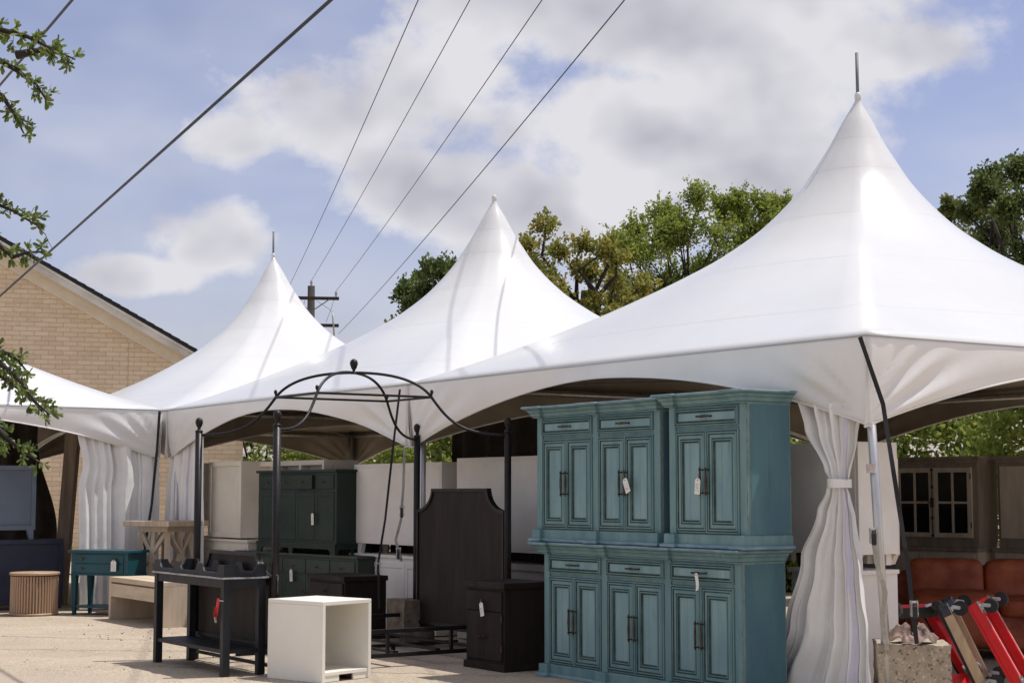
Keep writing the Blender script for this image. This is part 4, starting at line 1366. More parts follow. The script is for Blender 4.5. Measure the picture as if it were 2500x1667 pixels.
def green_board(label, loc, rz, W, H, D, nd, mat, feet, open_drawer=None, bracket=.0):
    t = thing('green_sideboard', label, 'cabinet', loc, rz, 'dark green sideboards stacked two high')
    z0 = feet
    MB().box(0, W, 0, D, z0, H - .03).build('carcass', mat, t, bevel=.002)
    MB().box(-.022, W + .022, -.026, D + .01, H - .029, H).build('top', mat, t, bevel=.004)
    # bracket base with cut-outs
    if feet:
        pts = [(0, 0), (.10, 0), (.105, feet * .35), (.13, feet * .45), (.135, feet * .55), (W * .42, feet * .55), (W * .43, 0), (W * .47, 0), (W * .475, feet * .55),
               (W - .135, feet * .55), (W - .13, feet * .45), (W - .105, feet * .35), (W - .10, 0), (W, 0), (W, feet), (0, feet)]
        MB().prism(pts, -.018, .006).build('bracket_base', mat, t)
        MB().prism([(q * D / W, z) for q, z in pts], -.006, .018).build('bracket_base', mat, t, loc=(W, 0, 0), rot=(0, 0, math.pi / 2))
        MB().box(-.012, W + .012, -.022, .0, feet - .012, feet + .012).build('base_moulding', mat, t)
        for x in (.02, W - .07):
            MB().box(x, x + .05, D - .06, D - .01, 0, feet).build('foot', mat, t)
    st = .045
    dw = (W - 2 * st) / nd
    zt = H - .06; zb = zt - .155
    for k in range(nd):
        a, b = st + k * dw + .008, st + (k + 1) * dw - .008
        y = -.03 if k == open_drawer else 0.0
        MB().box(a - .003, b + .003, -.0008, .004, zb - .003, zt + .003).build('reveal', 'gap_black', t)
        dr = MB().rings(a, b, zb, zt, [(0, -.004), (0, .008), (.002, .010)], [0, 0], 0, y=y).build('drawer', mat, t)
        if y: MB().box(a, b, y - .001, 0, zb + .004, zt - .004).build('drawer_box', mat, dr)
        knob(dr, (a + b) / 2, y - .010, (zb + zt) / 2)
        d0, d1 = st + k * dw + .004, st + (k + 1) * dw - .004
        za, zc = z0 + .045, zb - .03
        MB().box(d0 - .002, d1 + .002, -.0008, .004, za - .002, zc + .002).build('reveal', 'gap_black', t)
        do = MB().rings(d0, d1, za, zc, [(0, -.002), (0, .006), (.002, .008), (.052, .008), (.054, .005), (.058, .0045)], [0, 0, 0, 0, 0], 0).build('door', mat, t)
        knob(do, d1 - .03 if k % 2 == 0 else d0 + .03, -.008, (za + zc) / 2 + .03)
    return t


g1 = green_board('long dull green sideboard with five drawers, underneath', (-3.28, 19.74, 0), R(-50.8), 2.57, .78, .52, 5, 'green_paint_dull', .10)
g2 = green_board('dark green sideboard on top, third drawer slightly open', (-2.984, 19.378, .78), R(-50.8), 1.675, .94, .47, 4, 'green_paint', .11, open_drawer=2)
hang_tag('white price tag on the upper green sideboard doors', local(g2, 1.255, -.05, .475), R(-50.8), tilt=-.06, L=.13, W=.05, seed=6, ink='ink_red', string=.02)
hang_tag('white price tag on the middle drawer of the lower green sideboard', local(g1, 1.285, -.05, .625), R(-50.8), tilt=-.08, L=.135, W=.06, seed=7, ink='ink_red', string=.025)


# ------------------------------------------------------------------ pale cabinets inside the tents
def pale(name, label, a0, a1, b, D, z0, z1, mat, style, legs=0.0, rz=TH, loc=None, group='pale cabinets stored inside the tents', cat='cabinet'):
    W = a1 - a0
    p = loc if loc else tp(a0, b, z0)
    t = thing(name, label, cat, p, rz, group)
    H = z1 - z0
    if style == 'plain':
        MB().box(0, W, 0, D, legs, H).build('carcass', mat, t, bevel=.004)
        MB().box(.03, W - .03, -.004, .001, legs + .03, H - .05).build('back_sheet', mat, t)
    elif style == 'framed':
        b_ = MB(); b_.box(0, W, .02, D, legs, H)
        b_.build('carcass', mat, t, bevel=.003)
        fr = MB(); fr.rings(0, W, legs, H, [(0, -.02), (0, 0.0), (.055, 0.0), (.062, -.016)], [0, 0, 0], None)
        fr.build('frame', mat, t)
    elif style == 'open':
        n = 3
        b_ = MB(); b_.box(0, W, .12, D, legs, H)
        b_.build('carcass', mat, t, bevel=.003)
        for k in range(n + 1):
            x = k * (W - .05) / n
            MB().box(x, x + .05, 0, .118, legs, H).build('stile', mat, t)
        for k in range(n):
            x = k * (W - .05) / n + .0505; x1 = (k + 1) * (W - .05) / n - .0005
            MB().box(x, x1, 0.0, .118, H - .055, H).build('rail', mat, t)
            MB().box(x, x1, 0.0, .118, legs, legs + .06).build('rail', mat, t)
    elif style == 'doors':
        MB().box(0, W, .0, D, legs, H).build('carcass', mat, t, bevel=.003)
        MB().box(-.02, W + .02, -.02, D, H, H + .03).build('top', mat, t, bevel=.003)
        n = max(1, int(W / .45))
        for k in range(n):
            x0, x1 = .04 + k * (W - .08) / n + .004, .04 + (k + 1) * (W - .08) / n - .004
            d = MB().rings(x0, x1, legs + .05, H - .05, [(0, 0), (0, .012), (.05, .012), (.054, .004)], [0, 0, 0], 0)
            d.build('door', mat, t)
    if legs:
        for x in (.03, W - .16):
            MB().prism([(x + .04, 0), (x + .09, 0), (x + .13, legs), (x, legs)], .02, .07).build('leg', mat, t)
        for x in (.05, W - .10):
            MB().box(x, x + .05, D - .08, D - .03, 0, legs).build('leg', mat, t)
    return t


def slip(label, parent, x, y, z, w, h):
    """small printed carton label glued on the back of a cabinet"""
    c_ = MB(); c_.quad((x, y, z), (x + w, y, z), (x + w, y, z + h), (x, y, z + h))
    s = c_.build('sticker', 'card', parent)
    k = MB()
    for i in range(3):
        zz = z + h * (.2 + .28 * i)
        k.quad((x + w * .12, y - .0006, zz), (x + w * (.5 + .3 * (i % 2)), y - .0006, zz), (x + w * (.5 + .3 * (i % 2)), y - .0006, zz + h * .09), (x + w * .12, y - .0006, zz + h * .09))
    k.build('print', 'ink', s)


w = pale('pale_cabinet', 'white cabinet side at the far left of the row, beside the left curtain', -6.55, -5.62, .62, .45, .96, 1.85, 'offwhite_paint', 'plain', .12)
w = pale('pale_cabinet', 'cream framed cabinet back with a sticker, left of the green sideboards', -5.33, -4.38, .30, .40, .92, 1.845, 'cream_paint', 'framed')
slip('', w, .10, .012, .84, .09, .05)
w = pale('pale_cabinet', 'cream cabinet back with three recesses, above the green sideboards', -4.50, -2.72, .55, .45, .90, 1.835, 'cream_paint', 'open', .0)
slip('', w, .075, .119, .85, .10, .04)
pale('pale_cabinet', 'long white cabinet back right of the green sideboard, behind the tent leg', -2.25, -.40, .68, .42, .80, 1.775, 'offwhite_paint', 'plain', .11)
pale('pale_cabinet', 'long white cabinet back behind the arched headboard', -.27, 2.5, .78, .45, .79, 1.81, 'offwhite_paint', 'plain', .10)
pale('pale_cabinet', 'white panelled cabinet top between the teal sideboards and the tied curtain', 4.5, 5.62, .42, .40, .94, 1.82, 'offwhite_paint', 'plain', .08)
pale('pale_cabinet', 'white cabinet end standing behind the right tent leg', 5.05, 5.40, 1.02, .05, .93, 1.715, 'cream_paint', 'plain', .07)
# lower rows
pale('low_cabinet', 'low cream cabinet under the framed cream cabinet', -6.6, -4.2, .32, .50, .012, .87, 'cream_paint', 'doors')
pale('low_cabinet', 'low dark backing box added behind the green sideboards', -4.15, -2.35, .75, .45, .012, 1.02, 'espresso', 'doors')  # invented backing, blocks the bright see-through gaps under the sideboard feet
pale('low_cabinet', 'low white panelled cabinet beside the middle tent leg', -2.3, -.5, .68, .45, .012, .77, 'offwhite_paint', 'doors')
pale('low_cabinet', 'low grey-white framed cabinet behind the dark nightstand and headboard', -.25, 2.5, .78, .45, .012, .78, 'grey_white', 'framed')
pale('low_cabinet', 'low white cabinet between the teal sideboards and the tied curtain', 4.93, 5.60, .42, .40, .012, .88, 'offwhite_paint', 'doors')
pale('dark_backing', 'dark brown backing box added behind the pale cabinets beside the middle tent leg', -2.6, -.3, 1.35, .5, .012, 1.25, 'espresso', 'doors', group='dark backing boxes added behind the pale row')  # these dark boxes are invented backing that keeps the gaps in the row dark
pale('dark_backing', 'dark brown backing box added behind the pale cabinet by the headboard', -.2, 2.6, 1.35, .5, .012, 1.25, 'espresso', 'doors', group='dark backing boxes added behind the pale row')
pale('dark_backing', 'dark brown backing box added between the teal sideboards and the tied curtain', 4.4, 5.05, 1.0, .4, .012, 1.15, 'espresso', 'doors', group='dark backing boxes added behind the pale row')
pale('small_cabinet', 'small cream box cabinet right of the tent leg, in front of the leather sofa', 0, .30, 0, .30, .0, .84, 'cream_paint', 'plain', .0, R(8), (2.58, 12.35, 0), cat='cabinet')

# ------------------------------------------------------------------ left group
def rect_cab(name, label, loc, rz, W, H, D, mat, frame_mat, legs, group):
    t = thing(name, label, 'cabinet', loc, rz, group)
    # local x runs left from the right-hand corner
    MB().box(-W, 0, .03, D, legs, H).build('carcass', mat, t, bevel=.003)
    MB().rings(-W, 0, legs, H, [(0, -.03), (0, 0), (.055, 0), (.058, -.026)], [0, 0, 0], None).build('face_frame', frame_mat, t)
    MB().quad
    pan = MB(); pan.quad((-W + .057, .0285, legs + .057), (-.057, .0285, legs + .057), (-.057, .0285, H - .057), (-W + .057, .0285, H - .057)); pan.build('panel', mat, t)
    if legs:
        for x in (-.10, -W + .02):
            MB().prism([(x + .03, 0), (x + .08, 0), (x + .08, legs), (x, legs)], .0, .06).build('leg', frame_mat, t)
    return t


RZ4 = TH + math.pi / 2
rect_cab('blue_cabinet', 'navy blue cabinet under the left tent, lower of two', (-5.73, 21.10, 0), RZ4, 1.5, .875, .5, 'navy_paint', 'navy_paint', .06, 'blue cabinets stacked under the left tent')
rect_cab('blue_cabinet', 'blue-grey framed cabinet standing on the navy one', (-6.05, 20.92, .875), RZ4, 1.3, .93, .45, 'blue_grey_paint', 'blue_grey_paint', .12, 'blue cabinets stacked under the left tent')

# fluted drum
dr = thing('drum_table', 'round tan fluted drum table beside the navy cabinet', 'side table', (-5.76, 19.95, 0))
MB().lathe([(.255, .0), (.262, .004), (.262, .475), (.255, .48)], 48).build('drum', 'drum_dark', dr, smooth=True)
MB().lathe([(.284, .006), (.290, .012), (.290, .024), (.284, .03)], 56).build('bottom_rim', 'drum_tan', dr)
MB().lathe([(.27, .478), (.290, .479), (.295, .484), (.295, .504), (.289, .51), (.02, .511)], 56).build('top', 'drum_tan', dr)
fl = MB()
prof = []
for k in range(7):
    a = math.pi * k / 6
    prof.append((.0125 * math.cos(a), .018 * math.sin(a)))
for z in (.031, .465):
    for x, y in prof: fl.v.append((.262 + y, x, z))
n = 7
for k in range(6): fl.f.append((k, k + 1, n + k + 1, n + k)[::-1]); fl.m.append(0)
fl.f.append(tuple(range(n, 2 * n))); fl.m.append(0)
fme = fl.mesh('slat', 'drum_tan', False)
for k in range(48): place(fme, 'slat', dr, (0, 0, 0), (0, 0, 2 * math.pi * k / 48))
lab = MB(); lab.quad((.02, -.14, .5118), (.10, -.14, .5118), (.10, -.09, .5118), (.02, -.09, .5118)); lab.build('sticker', 'card', dr)

# deep teal two-drawer table
dt = thing('two_drawer_table', 'deep teal two-drawer side table with tapered legs and a tag', 'side table', (-5.33, 19.97, 0), R(-20))
W_, D_, H_ = .80, .40, .775
MB().box(-.03, W_ + .03, -.03, D_ + .02, H_ - .032, H_).build('top', 'deep_teal', dt, bevel=.004)
MB().box(0, W_, 0, D_, H_ - .285, H_ - .033).build('carcass', 'deep_teal', dt, bevel=.003)
for z0, z1 in ((H_ - .27, H_ - .165), (H_ - .155, H_ - .05)):
    MB().box(.058, W_ - .058, -.002, .003, z0 - .002, z1 + .002).build('reveal', 'gap_black', dt)
    d = MB().rings(.06, W_ - .06, z0, z1, [(0, 0), (0, .008), (.003, .010)], [0, 0], 0).build('drawer', 'deep_teal', dt)
    for x in (.17, W_ - .17): knob(d, x, -.010, (z0 + z1) / 2, .014)
MB().box(-.012, W_ + .012, -.012, D_ + .01, H_ - .30, H_ - .285).build('moulding', 'deep_teal', dt)
for x, y in ((0, 0), (W_ - .07, 0), (0, D_ - .07), (W_ - .07, D_ - .07)):
    m = MB(); zt = H_ - .30; i = .016
    n = len(m.v)
    m.v += [(x + i, y + i, 0), (x + .07 - i, y + i, 0), (x + .07 - i, y + .07 - i, 0), (x + i, y + .07 - i, 0), (x, y, zt), (x + .07, y, zt), (x + .07, y + .07, zt), (x, y + .07, zt)]
    for q in ((0, 3, 2, 1), (4, 5, 6, 7), (0, 1, 5, 4), (1, 2, 6, 5), (2, 3, 7, 6), (3, 0, 4, 7)): m.f.append(q); m.m.append(0)
    m.build('leg', 'deep_teal', dt, bevel=.002)
MB().box(.03, W_ - .03, .03, D_ - .03, .085, .11).build('shelf', 'deep_teal', dt, bevel=.002)
hang_tag('white tag hanging from the deep teal table drawer', local(dt, W_ - .17, -.05, H_ - .105), R(-20), L=.13, W=.075, seed=8, ink='ink_red', string=.01)

# bleached wood bench-table
bt = thing('low_wood_table', 'bleached wood waterfall coffee table with two drawers', 'coffee table', (-4.70, 19.29, 0), R(-56.6))
Wb, Db, Hb = 1.56, .62, .49
MB().box(0, .06, 0, Db, 0, Hb - .0555).build('end_panel', 'bleached_wood', bt, bevel=.004)
MB().box(Wb - .06, Wb, 0, Db, 0, Hb - .0555).build('end_panel', 'bleached_wood', bt, bevel=.004)
MB().box(0, Wb, 0, Db, Hb - .055, Hb).build('top', 'bleached_wood_x', bt, bevel=.004)
MB().box(.0605, Wb - .0605, .02, Db - .02, Hb - .215, Hb - .075).build('drawer_case', 'bleached_wood_x', bt)
MB().box(.0605, Wb - .0605, .016, .03, Hb - .0745, Hb - .0555).build('shadow_gap', 'drum_dark', bt)
for a, b in ((.063, Wb / 2 - .002), (Wb / 2 + .002, Wb - .063)):
    MB().box(a, b, .003, .0195, Hb - .222, Hb - .076).build('drawer', 'bleached_wood_x', bt, bevel=.002)

# lattice-base pub table
lt = thing('lattice_table', 'pale wood high table with a crossed lattice base', 'table', (-4.28, 20.4, 0), R(-30))
MB().box(-.37, .37, -.37, .37, 1.055, 1.12).build('table_top', 'bleached_wood', lt, bevel=.004)
for k in range(6):
    x = -.37 + .1235 * k
    if k: MB().box(x - .0015, x + .0015, -.3715, .3715, 1.054, 1.1206).build('board_joint', 'post_wood', lt)
MB().box(-.24, .24, -.24, .24, .985, 1.054).build('apron', 'bleached_wood', lt, bevel=.004)
for k in range(4):
    ca, sa = math.cos(k * math.pi / 2), math.sin(k * math.pi / 2)
    r = lambda x, y, z: (x * ca - y * sa, x * sa + y * ca, z)
    MB().obox(r(-.20, -.20, .985), r(-.33, -.33, .0), .07, .07).build('corner_leg', 'bleached_wood', lt)
    MB().obox(r(-.19, -.215, .97), r(.16, -.262, .5), .05, .035, (0, 1, 0)).build('lattice_bar', 'bleached_wood', lt)
    MB().obox(r(.19, -.215, .97), r(-.16, -.262, .5), .05, .035, (0, 1, 0)).build('lattice_bar', 'bleached_wood', lt)
    MB().obox(r(-.2, -.262, .52), r(.28, -.30, .06), .05, .035, (0, 1, 0)).build('lattice_bar', 'bleached_wood', lt)
    MB().obox(r(.2, -.262, .52), r(-.28, -.30, .06), .05, .035, (0, 1, 0)).build('lattice_bar', 'bleached_wood', lt)
    MB().obox(r(0, -.21, .985), r(0, -.325, .0), .06, .03, (0, 1, 0)).build('lattice_bar', 'bleached_wood', lt)

# weathered post, tarp
o = MB().obox((-5.95, 21.75, 0), (-5.82, 21.80, 2.42), .17, .17, (0, 1, 0)).build('wooden_post', 'post_wood', bevel=.008)
tag(o, 'weathered square wooden post beside the left white curtain', 'post')
tpb = MB().grid(lambda a, b: (-6.50 - .02 * (1 - b) + .16 * math.sin(b * 4.6 + .6) * (1 - a) - 3.2 * a, 23.0 + .06 * math.sin(a * 60 + b * 3), .45 + 2.0 * b), 60, 16).build('brown_tarp', 'tarp', smooth=True)
tag(tpb, 'dark brown tarp hanging inside the left tent in front of the bricks', 'tarp')

tpb = MB().grid(lambda a, b: tp(-3.9 + 2.6 * a, 3.0 + .05 * math.sin(a * 30), 1.45 + .92 * b + .05 * math.sin(a * 5)), 50, 10).build('dark_tarp', 'tarp', smooth=True)
tag(tpb, 'black tarp hanging inside the tents above the pale cabinet by the headboard', 'tarp')

# ------------------------------------------------------------------ curtains
def curtain(label, origin, rz, prof, pleats, amp, seed, tie=None, tape=None, env=None, calm=1.0, edge_at=0.0, group='white tent curtains', nv=110, nu=280):
    """prof: list of (z, x_left, x_right); hangs in the local xz plane"""
    t = thing('tent_curtain', label, 'curtain', origin, rz, group)
    rs = random.Random(seed)
    prof = sorted(prof)
    ph = [rs.uniform(0, 6.28) for _ in range(6)]

    def edge(z):
        for (z0, a0, b0), (z1, a1, b1) in zip(prof, prof[1:]):
            if z <= z1:
                k = (z - z0) / (z1 - z0); k = k * k * (3 - 2 * k)
                return a0 + (a1 - a0) * k, b0 + (b1 - b0) * k
        return prof[-1][1:]
    zlo, zhi = prof[0][0], prof[-1][0]
    qk = calm

    def fn(s, q, dy=0.0):
        topz = zhi
        z = zlo + (zhi - zlo) * q
        a, b = edge(z)
        # the heading follows the scalloped edge of the valance it hangs behind
        xs = a + (b - a) * s
        ztop = EAVE - valance_depth(1 - abs(xs - edge_at) / 3.05) + .06
        z = zlo + (ztop - zlo) * q
        q0 = q; q = q * qk
        wob = .25 * math.sin(ph[0] + q * 7) * (1 - q)
        u_ = s + .02 * math.sin(6.28 * s * 3 + q * 5 + ph[1])
        tri = lambda x: math.asin(.998 * math.sin(x)) / 1.5
        u_ += .035 * math.sin(6.28 * s * 1.3 + ph[5] + q * 1.6)
        fold = tri(6.28 * pleats * u_ + ph[2] + wob) + .5 * tri(6.28 * pleats * 1.63 * u_ + ph[3] + q * 2.6) + .28 * tri(6.28 * pleats * 3.3 * u_ + ph[4] - q * 4)
        width = (b - a); q = q0
        ev = 1.0 if env is None else (.22 + .78 * math.exp(-((s - env[0]) / env[1]) ** 2))
        am = amp * ev * (1.0 if tie is None else min(1.0, .35 + 1.4 * abs(z - tie)))
        crk = .016 * calm * math.sin(q * 33 + s * 21 + ph[5]) * math.sin(q * 19 - s * 37 + ph[1]) * math.sin(q * 9 + s * 5)
        crk += .012 * calm * max(0, math.sin(q * 15 + s * 9 + ph[0])) ** 6 * math.sin(s * 40 + q * 11)
        return (a + width * s + .010 * math.cos(6.28 * pleats * u_ + ph[2]), am * fold + crk + dy, z)
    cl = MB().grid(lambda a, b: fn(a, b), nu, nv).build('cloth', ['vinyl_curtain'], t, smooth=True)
    if tape:
        tpm = MB().grid(lambda a, b: fn(tape[0] + (tape[1] - tape[0]) * a, b, -.006), 4, nv)
        tpm.build('zip_strip', 'zip_tape', t, smooth=True)
    if tie is not None:
        a, b = edge(tie)
        pts = []
        for k in range(25):
            an = 2 * math.pi * k / 24
            pts.append(((a + b) / 2 + (b - a) * .56 * math.cos(an), (amp * 1.3 + .02) * math.sin(an)))
        bd = MB()
        for k in range(24):
            (x0, y0), (x1, y1) = pts[k], pts[k + 1]
            bd.quad((x0, y0, tie - .035 + .012 * (x0 - a)), (x1, y1, tie - .035 + .012 * (x1 - a)), (x1, y1, tie + .03 - .03 * (x1 - a)), (x0, y0, tie + .03 - .03 * (x0 - a)))
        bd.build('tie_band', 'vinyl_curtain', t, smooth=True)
    return t


# local x along the row; origin at the shared corner
curtain('white curtain tied at its waist on the right tent leg', tp(-.14, .13), TH,
        [(.015, 5.05, 6.20), (.5, 5.34, 6.17), (.95, 5.50, 6.10), (1.30, 5.66, 6.02), (1.46, 5.745, 5.965), (1.525, 5.785, 5.935), (1.60, 5.735, 5.97), (1.85, 5.55, 6.05), (2.08, 5.47, 6.08)],
        4.3, .050, 3, tie=1.525, tape=(.75, .81), calm=.4, edge_at=6.24)
curtain('loose white curtain hanging left of the black strap, behind the deep teal table', tp(-6.22, 0), RZ4,
        [(.015, -1.00, .03), (.9, -1.03, .02), (1.5, -1.05, .02), (1.8, -1.0, .01), (2.20, -1.08, .0)],
        3.6, .052, 21, env=(.5, .26), calm=.12, edge_at=0.0)
curtain('white curtain bunched right of the black strap, behind the lattice table', tp(-6.1, .15), TH,
        [(.015, -.25, 1.0), (.9, -.22, .98), (1.6, -.16, .94), (2.20, -.02, .93)],
        4.5, .040, 5, tape=(.52, .56), env=(.2, .4), calm=.15, edge_at=0.0)

# ------------------------------------------------------------------ straps and ballast
def strap(label, pts, w, mat, buckles=(), group='ratchet straps on the tent legs', facing=(0, -1, 0)):
    t = thing('ratchet_strap', label, 'strap', pts[-1])
    o = Vector(pts[-1])
    m = MB()
    P = [Vector(p) - o for p in pts]
    F_ = Vector(facing)
    for i, p in enumerate(P):
        d = (P[min(i + 1, len(P) - 1)] - P[max(i - 1, 0)]).normalized()
        s = d.cross(F_).normalized()
        tw_ = .5 * math.sin(i * 1.1)
        s = (s * math.cos(tw_ * .5) + F_ * math.sin(tw_ * .5)).normalized()
        m.v += [tuple(p - s * w / 2), tuple(p + s * w / 2)]
    for i in range(len(P) - 1):
        m.f.append((2 * i, 2 * i + 1, 2 * i + 3, 2 * i + 2)); m.m.append(0)
    m.build('webbing', mat, t, solid=(.003,))
    for q in buckles:
        c_ = Vector(q) - o
        b = MB()
        for sx in (-1, 1): b.box(c_.x + sx * (w / 2 + .004) - .0025, c_.x + sx * (w / 2 + .004) + .0025, c_.y - .05, c_.y - .004, c_.z - .05, c_.z + .055)
        b.tube([(c_.x - w / 2 - .012, c_.y - .025, c_.z + .04), (c_.x + w / 2 + .012, c_.y - .025, c_.z + .04)], .012, 8)
        b.tube([(c_.x - w / 2 - .012, c_.y - .03, c_.z - .03), (c_.x + w / 2 + .012, c_.y - .03, c_.z - .03)], .009, 8)
        b.build('ratchet', 'steel', t)
        MB().box(c_.x - w / 2 - .001, c_.x + w / 2 + .001, c_.y - .062, c_.y - .046, c_.z - .06, c_.z + .02).build('ratchet_handle', 'black_rubber', t, bevel=.003)
    return t


def dense(pts, n=5):
    out = []
    for a, b in zip(pts, pts[1:]):
        for k in range(n): out.append(tuple(Vector(a).lerp(Vector(b), k / n)))
    return out + [pts[-1]]


c1 = tp(6.05, -.03)
strap('black strap running from the right tent corner down to the concrete block', dense([(c1[0] + .02, c1[1] - .06, 2.50), (2.50, 11.03, 2.05), (2.555, 10.95, 1.5), (2.61, 10.9, 1.0), (2.64, 10.88, .62), (2.66, 10.9, .47)]), .030, 'strap_black', [(2.635, 10.88, .70)])
cf = tp(6.10 + .14, 0.06)
leg_pt = lambda z: Vector(tp(5.985 + .17 * (1 - z / 2.5), .115 - .03 * (1 - z / 2.5), z))
strap('grey strap with a ratchet on the right tent leg', dense([tuple(leg_pt(1.22) + Vector((-.03, -.045, 0))), tuple(leg_pt(1.0) + Vector((-.015, -.05, 0))), tuple(leg_pt(.80) + Vector((.03, -.06, 0))), tuple(leg_pt(.62) + Vector((.0, -.05, 0))), tuple(leg_pt(.42) + Vector((.02, -.05, 0)))]), .03, 'strap_grey', [tuple(leg_pt(1.17) + Vector((-.03, -.04, 0)))])
tpz = thing('white_tape', 'white tape wrapped round the right tent leg', 'tape', tuple(leg_pt(1.62)))
MB().tube([(0, 0, -.03), (0, 0, .03)], .034, 12, cap=False).build('band', 'white_tape', tpz, smooth=True)
c2 = tp(-.06, -.05)
strap('black strap down the shared leg of the middle and right tents', dense([(c2[0] + .03, c2[1] - .02, 2.47), (c2[0] - .02, c2[1] - .06, 2.0), (c2[0] - .10, c2[1] - .10, 1.2), (c2[0] - .16, c2[1] - .12, .8), (c2[0] - .15, c2[1] - .14, .35)]), .022, 'strap_black', [(c2[0] - .16, c2[1] - .12, .74)])
strap('grey slack strap on the middle tent leg', dense([(c2[0] + .08, c2[1] - .03, 1.9), (c2[0] + .07, c2[1] - .04, 1.5), (c2[0] + .05, c2[1] - .05, 1.2), (c2[0] + .00, c2[1] - .05, 1.0), (c2[0] + .06, c2[1] - .05, .8)]), .026, 'strap_grey', [(c2[0] + .06, c2[1] - .04, 1.28), (c2[0] + .03, c2[1] - .05, .88)])
c3 = tp(-6.05, -.06)
strap('black strap down the leg between the two left curtains', dense([(c3[0] + .0, c3[1] - .08, 2.50), (c3[0] - .02, c3[1] - .1, 2.0), (c3[0] - .07, c3[1] - .12, 1.3), (c3[0] - .13, c3[1] - .14, .85), (c3[0] - .2, c3[1] - .1, .3)]), .034, 'strap_black', [(c3[0] - .13, c3[1] - .14, .85)])


def block(label, loc, rz, w, d, h, seed, mat='concrete'):
    rs = random.Random(seed)
    bm = bmesh.new()
    bmesh.ops.create_cube(bm, size=1)
    bmesh.ops.subdivide_edges(bm, edges=bm.edges[:], cuts=9, use_grid_fill=True)
    for v_ in bm.verts:
        e = sum(abs(q) > .49 for q in v_.co)
        k = .006 if e >= 2 else .002
        v_.co = Vector((v_.co.x * w, v_.co.y * d, (v_.co.z + .5) * h)) + Vector((rs.uniform(-k, k) * (e > 1) * 1.0, rs.uniform(-k, k) * (e > 1), rs.uniform(-k, k) * (v_.co.z > 0) * (e > 1)))
    me = bpy.data.meshes.new('concrete_block'); bm.to_mesh(me); bm.free(); me.materials.append(MATS[mat])
    o = bpy.data.objects.new('concrete_block', me); C.objects.link(o); o.location = loc; o.rotation_euler = (0, 0, rz)
    return tag(o, label, 'concrete block', 'concrete ballast blocks at the tent legs')


block('speckled concrete block at the right tent leg, rags on top', (2.70, 11.22, 0), R(-8), .47, .45, .455, 1)
block('rough concrete block at the foot of the middle tent leg', (-.98, 16.0, 0), TH, .34, .34, .44, 2, 'concrete_shaded')
rg = MB()
rsx = random.Random(8)


def ragfn(a, b):
    an = a * 6.283
    r = .03 + .11 * b
    hgt = .07 * (1 - b) ** .6 * (1 + .6 * math.sin(an * 2 + 2)) + .016 * math.sin(an * 4 + b * 6) + .008 * math.sin(an * 9 - b * 12)
    return (r * 1.15 * math.cos(an) * (1 + .25 * math.sin(an * 3)), r * math.sin(an) * (1 + .2 * math.cos(an * 4)), max(.002, hgt + .02))


o = rg.grid(ragfn, 60, 16).build('rag_heap', 'rag', smooth=True, loc=(2.69, 11.12, .455))
tag(o, 'crumpled stained rags on top of the speckled concrete block', 'rags')

# ------------------------------------------------------------------ dollies
def caster(parent, loc, n, along, mat='black_rubber'):
    """swivel caster: plate, fork, wheel; n = outward normal of the deck, along = trailing direction"""
    n, al = Vector(n).normalized(), Vector(along).normalized()
    ax = n.cross(al).normalized(); p = Vector(loc)
    f = MB()
    f.obox(p - al * .045, p + al * .045, .075, .006, n)
    f.tube([p + n * .003, p + n * .018], .026, 10)
    c_ = p + n * .068 + al * .022
    for s in (-1, 1):
        f.obox(p + n * .018 + ax * (s * .022) - al * .01, c_ + ax * (s * .022), .026, .003, ax)
    f.tube([c_ - ax * .026, c_ + ax * .026], .006, 8)
    fo = f.build('caster', 'steel', parent)
    w = MB(); w.tube([c_ - ax * .016, c_ - ax * .012, c_ + ax * .012, c_ + ax * .016], [.047, .053, .053, .047], 24)
    w.build('wheel', mat, fo, smooth=False)


def dolly(label, top, e, lean, L, Wd, rail_mat, edge_mat, end_mat, wheel, stripe=False, front=None):
    """furniture dolly stood on end: top = near top corner, e = direction of the short side, lean = downhill direction of the rails"""
    t = thing('furniture_dolly', label, 'dolly', (top[0], top[1], 0), 0, 'furniture dollies leaned together')
    o = Vector((0, 0, top[2])); e = Vector(e).normalized(); ln = Vector(lean).normalized()
    n = e.cross(ln).normalized()
    if n.z < 0: n = -n
    rw, rh = .05, .066
    wv = Vector((e.y, -e.x, 0)).normalized()
    if front: MB().obox(o - e * .01 + wv * .052 + ln * .05, o + e * (Wd + .01) + wv * .052 + ln * .05, .022, .075, (0, 0, 1)).build('edge_strip', front, t, bevel=.004)
    for k in (0, 1):
        a = o + e * (k * (Wd - rw) + rw / 2)
        r = MB().obox(a, a + ln * L, rw, rh, n)
        ro = r.build('rail', rail_mat, t, bevel=.004)
        MB().obox(a - n * (rh / 2 + .010), a + ln * L - n * (rh / 2 + .010), rw * .96, .019, n).build('bumper', edge_mat, ro)
        if stripe: MB().obox(a + n * (rh / 2 + .0012) + ln * .12, a + ln * L + n * (rh / 2 + .0012), .012, .002, n).build('stripe', 'white_tape', ro)
    for q in (.04, L - .04):
        a = o + ln * q - n * (rh * .0)
        MB().obox(a + e * (rw + .0005) + n * .002, a + e * (Wd - rw - .0005) + n * .002, .085, rh * .9, n).build('end_bar', rail_mat if not end_mat else end_mat, t, bevel=.004)
        if end_mat == 'carpet_grey':
            for k in (0, 1):
                a2 = a + e * (k * (Wd - rw) + rw / 2)
                MB().obox(a2 - ln * .05, a2 + ln * .05, rw + .008, rh + .01, n).build('pad', end_mat, t, bevel=.004)
    for k in (0, 1):
        for q in (.05, L - .10):
            caster(t, o + ln * q + e * (k * (Wd - rw) + rw / 2) + n * (rh / 2), n, ln, wheel)
    return t


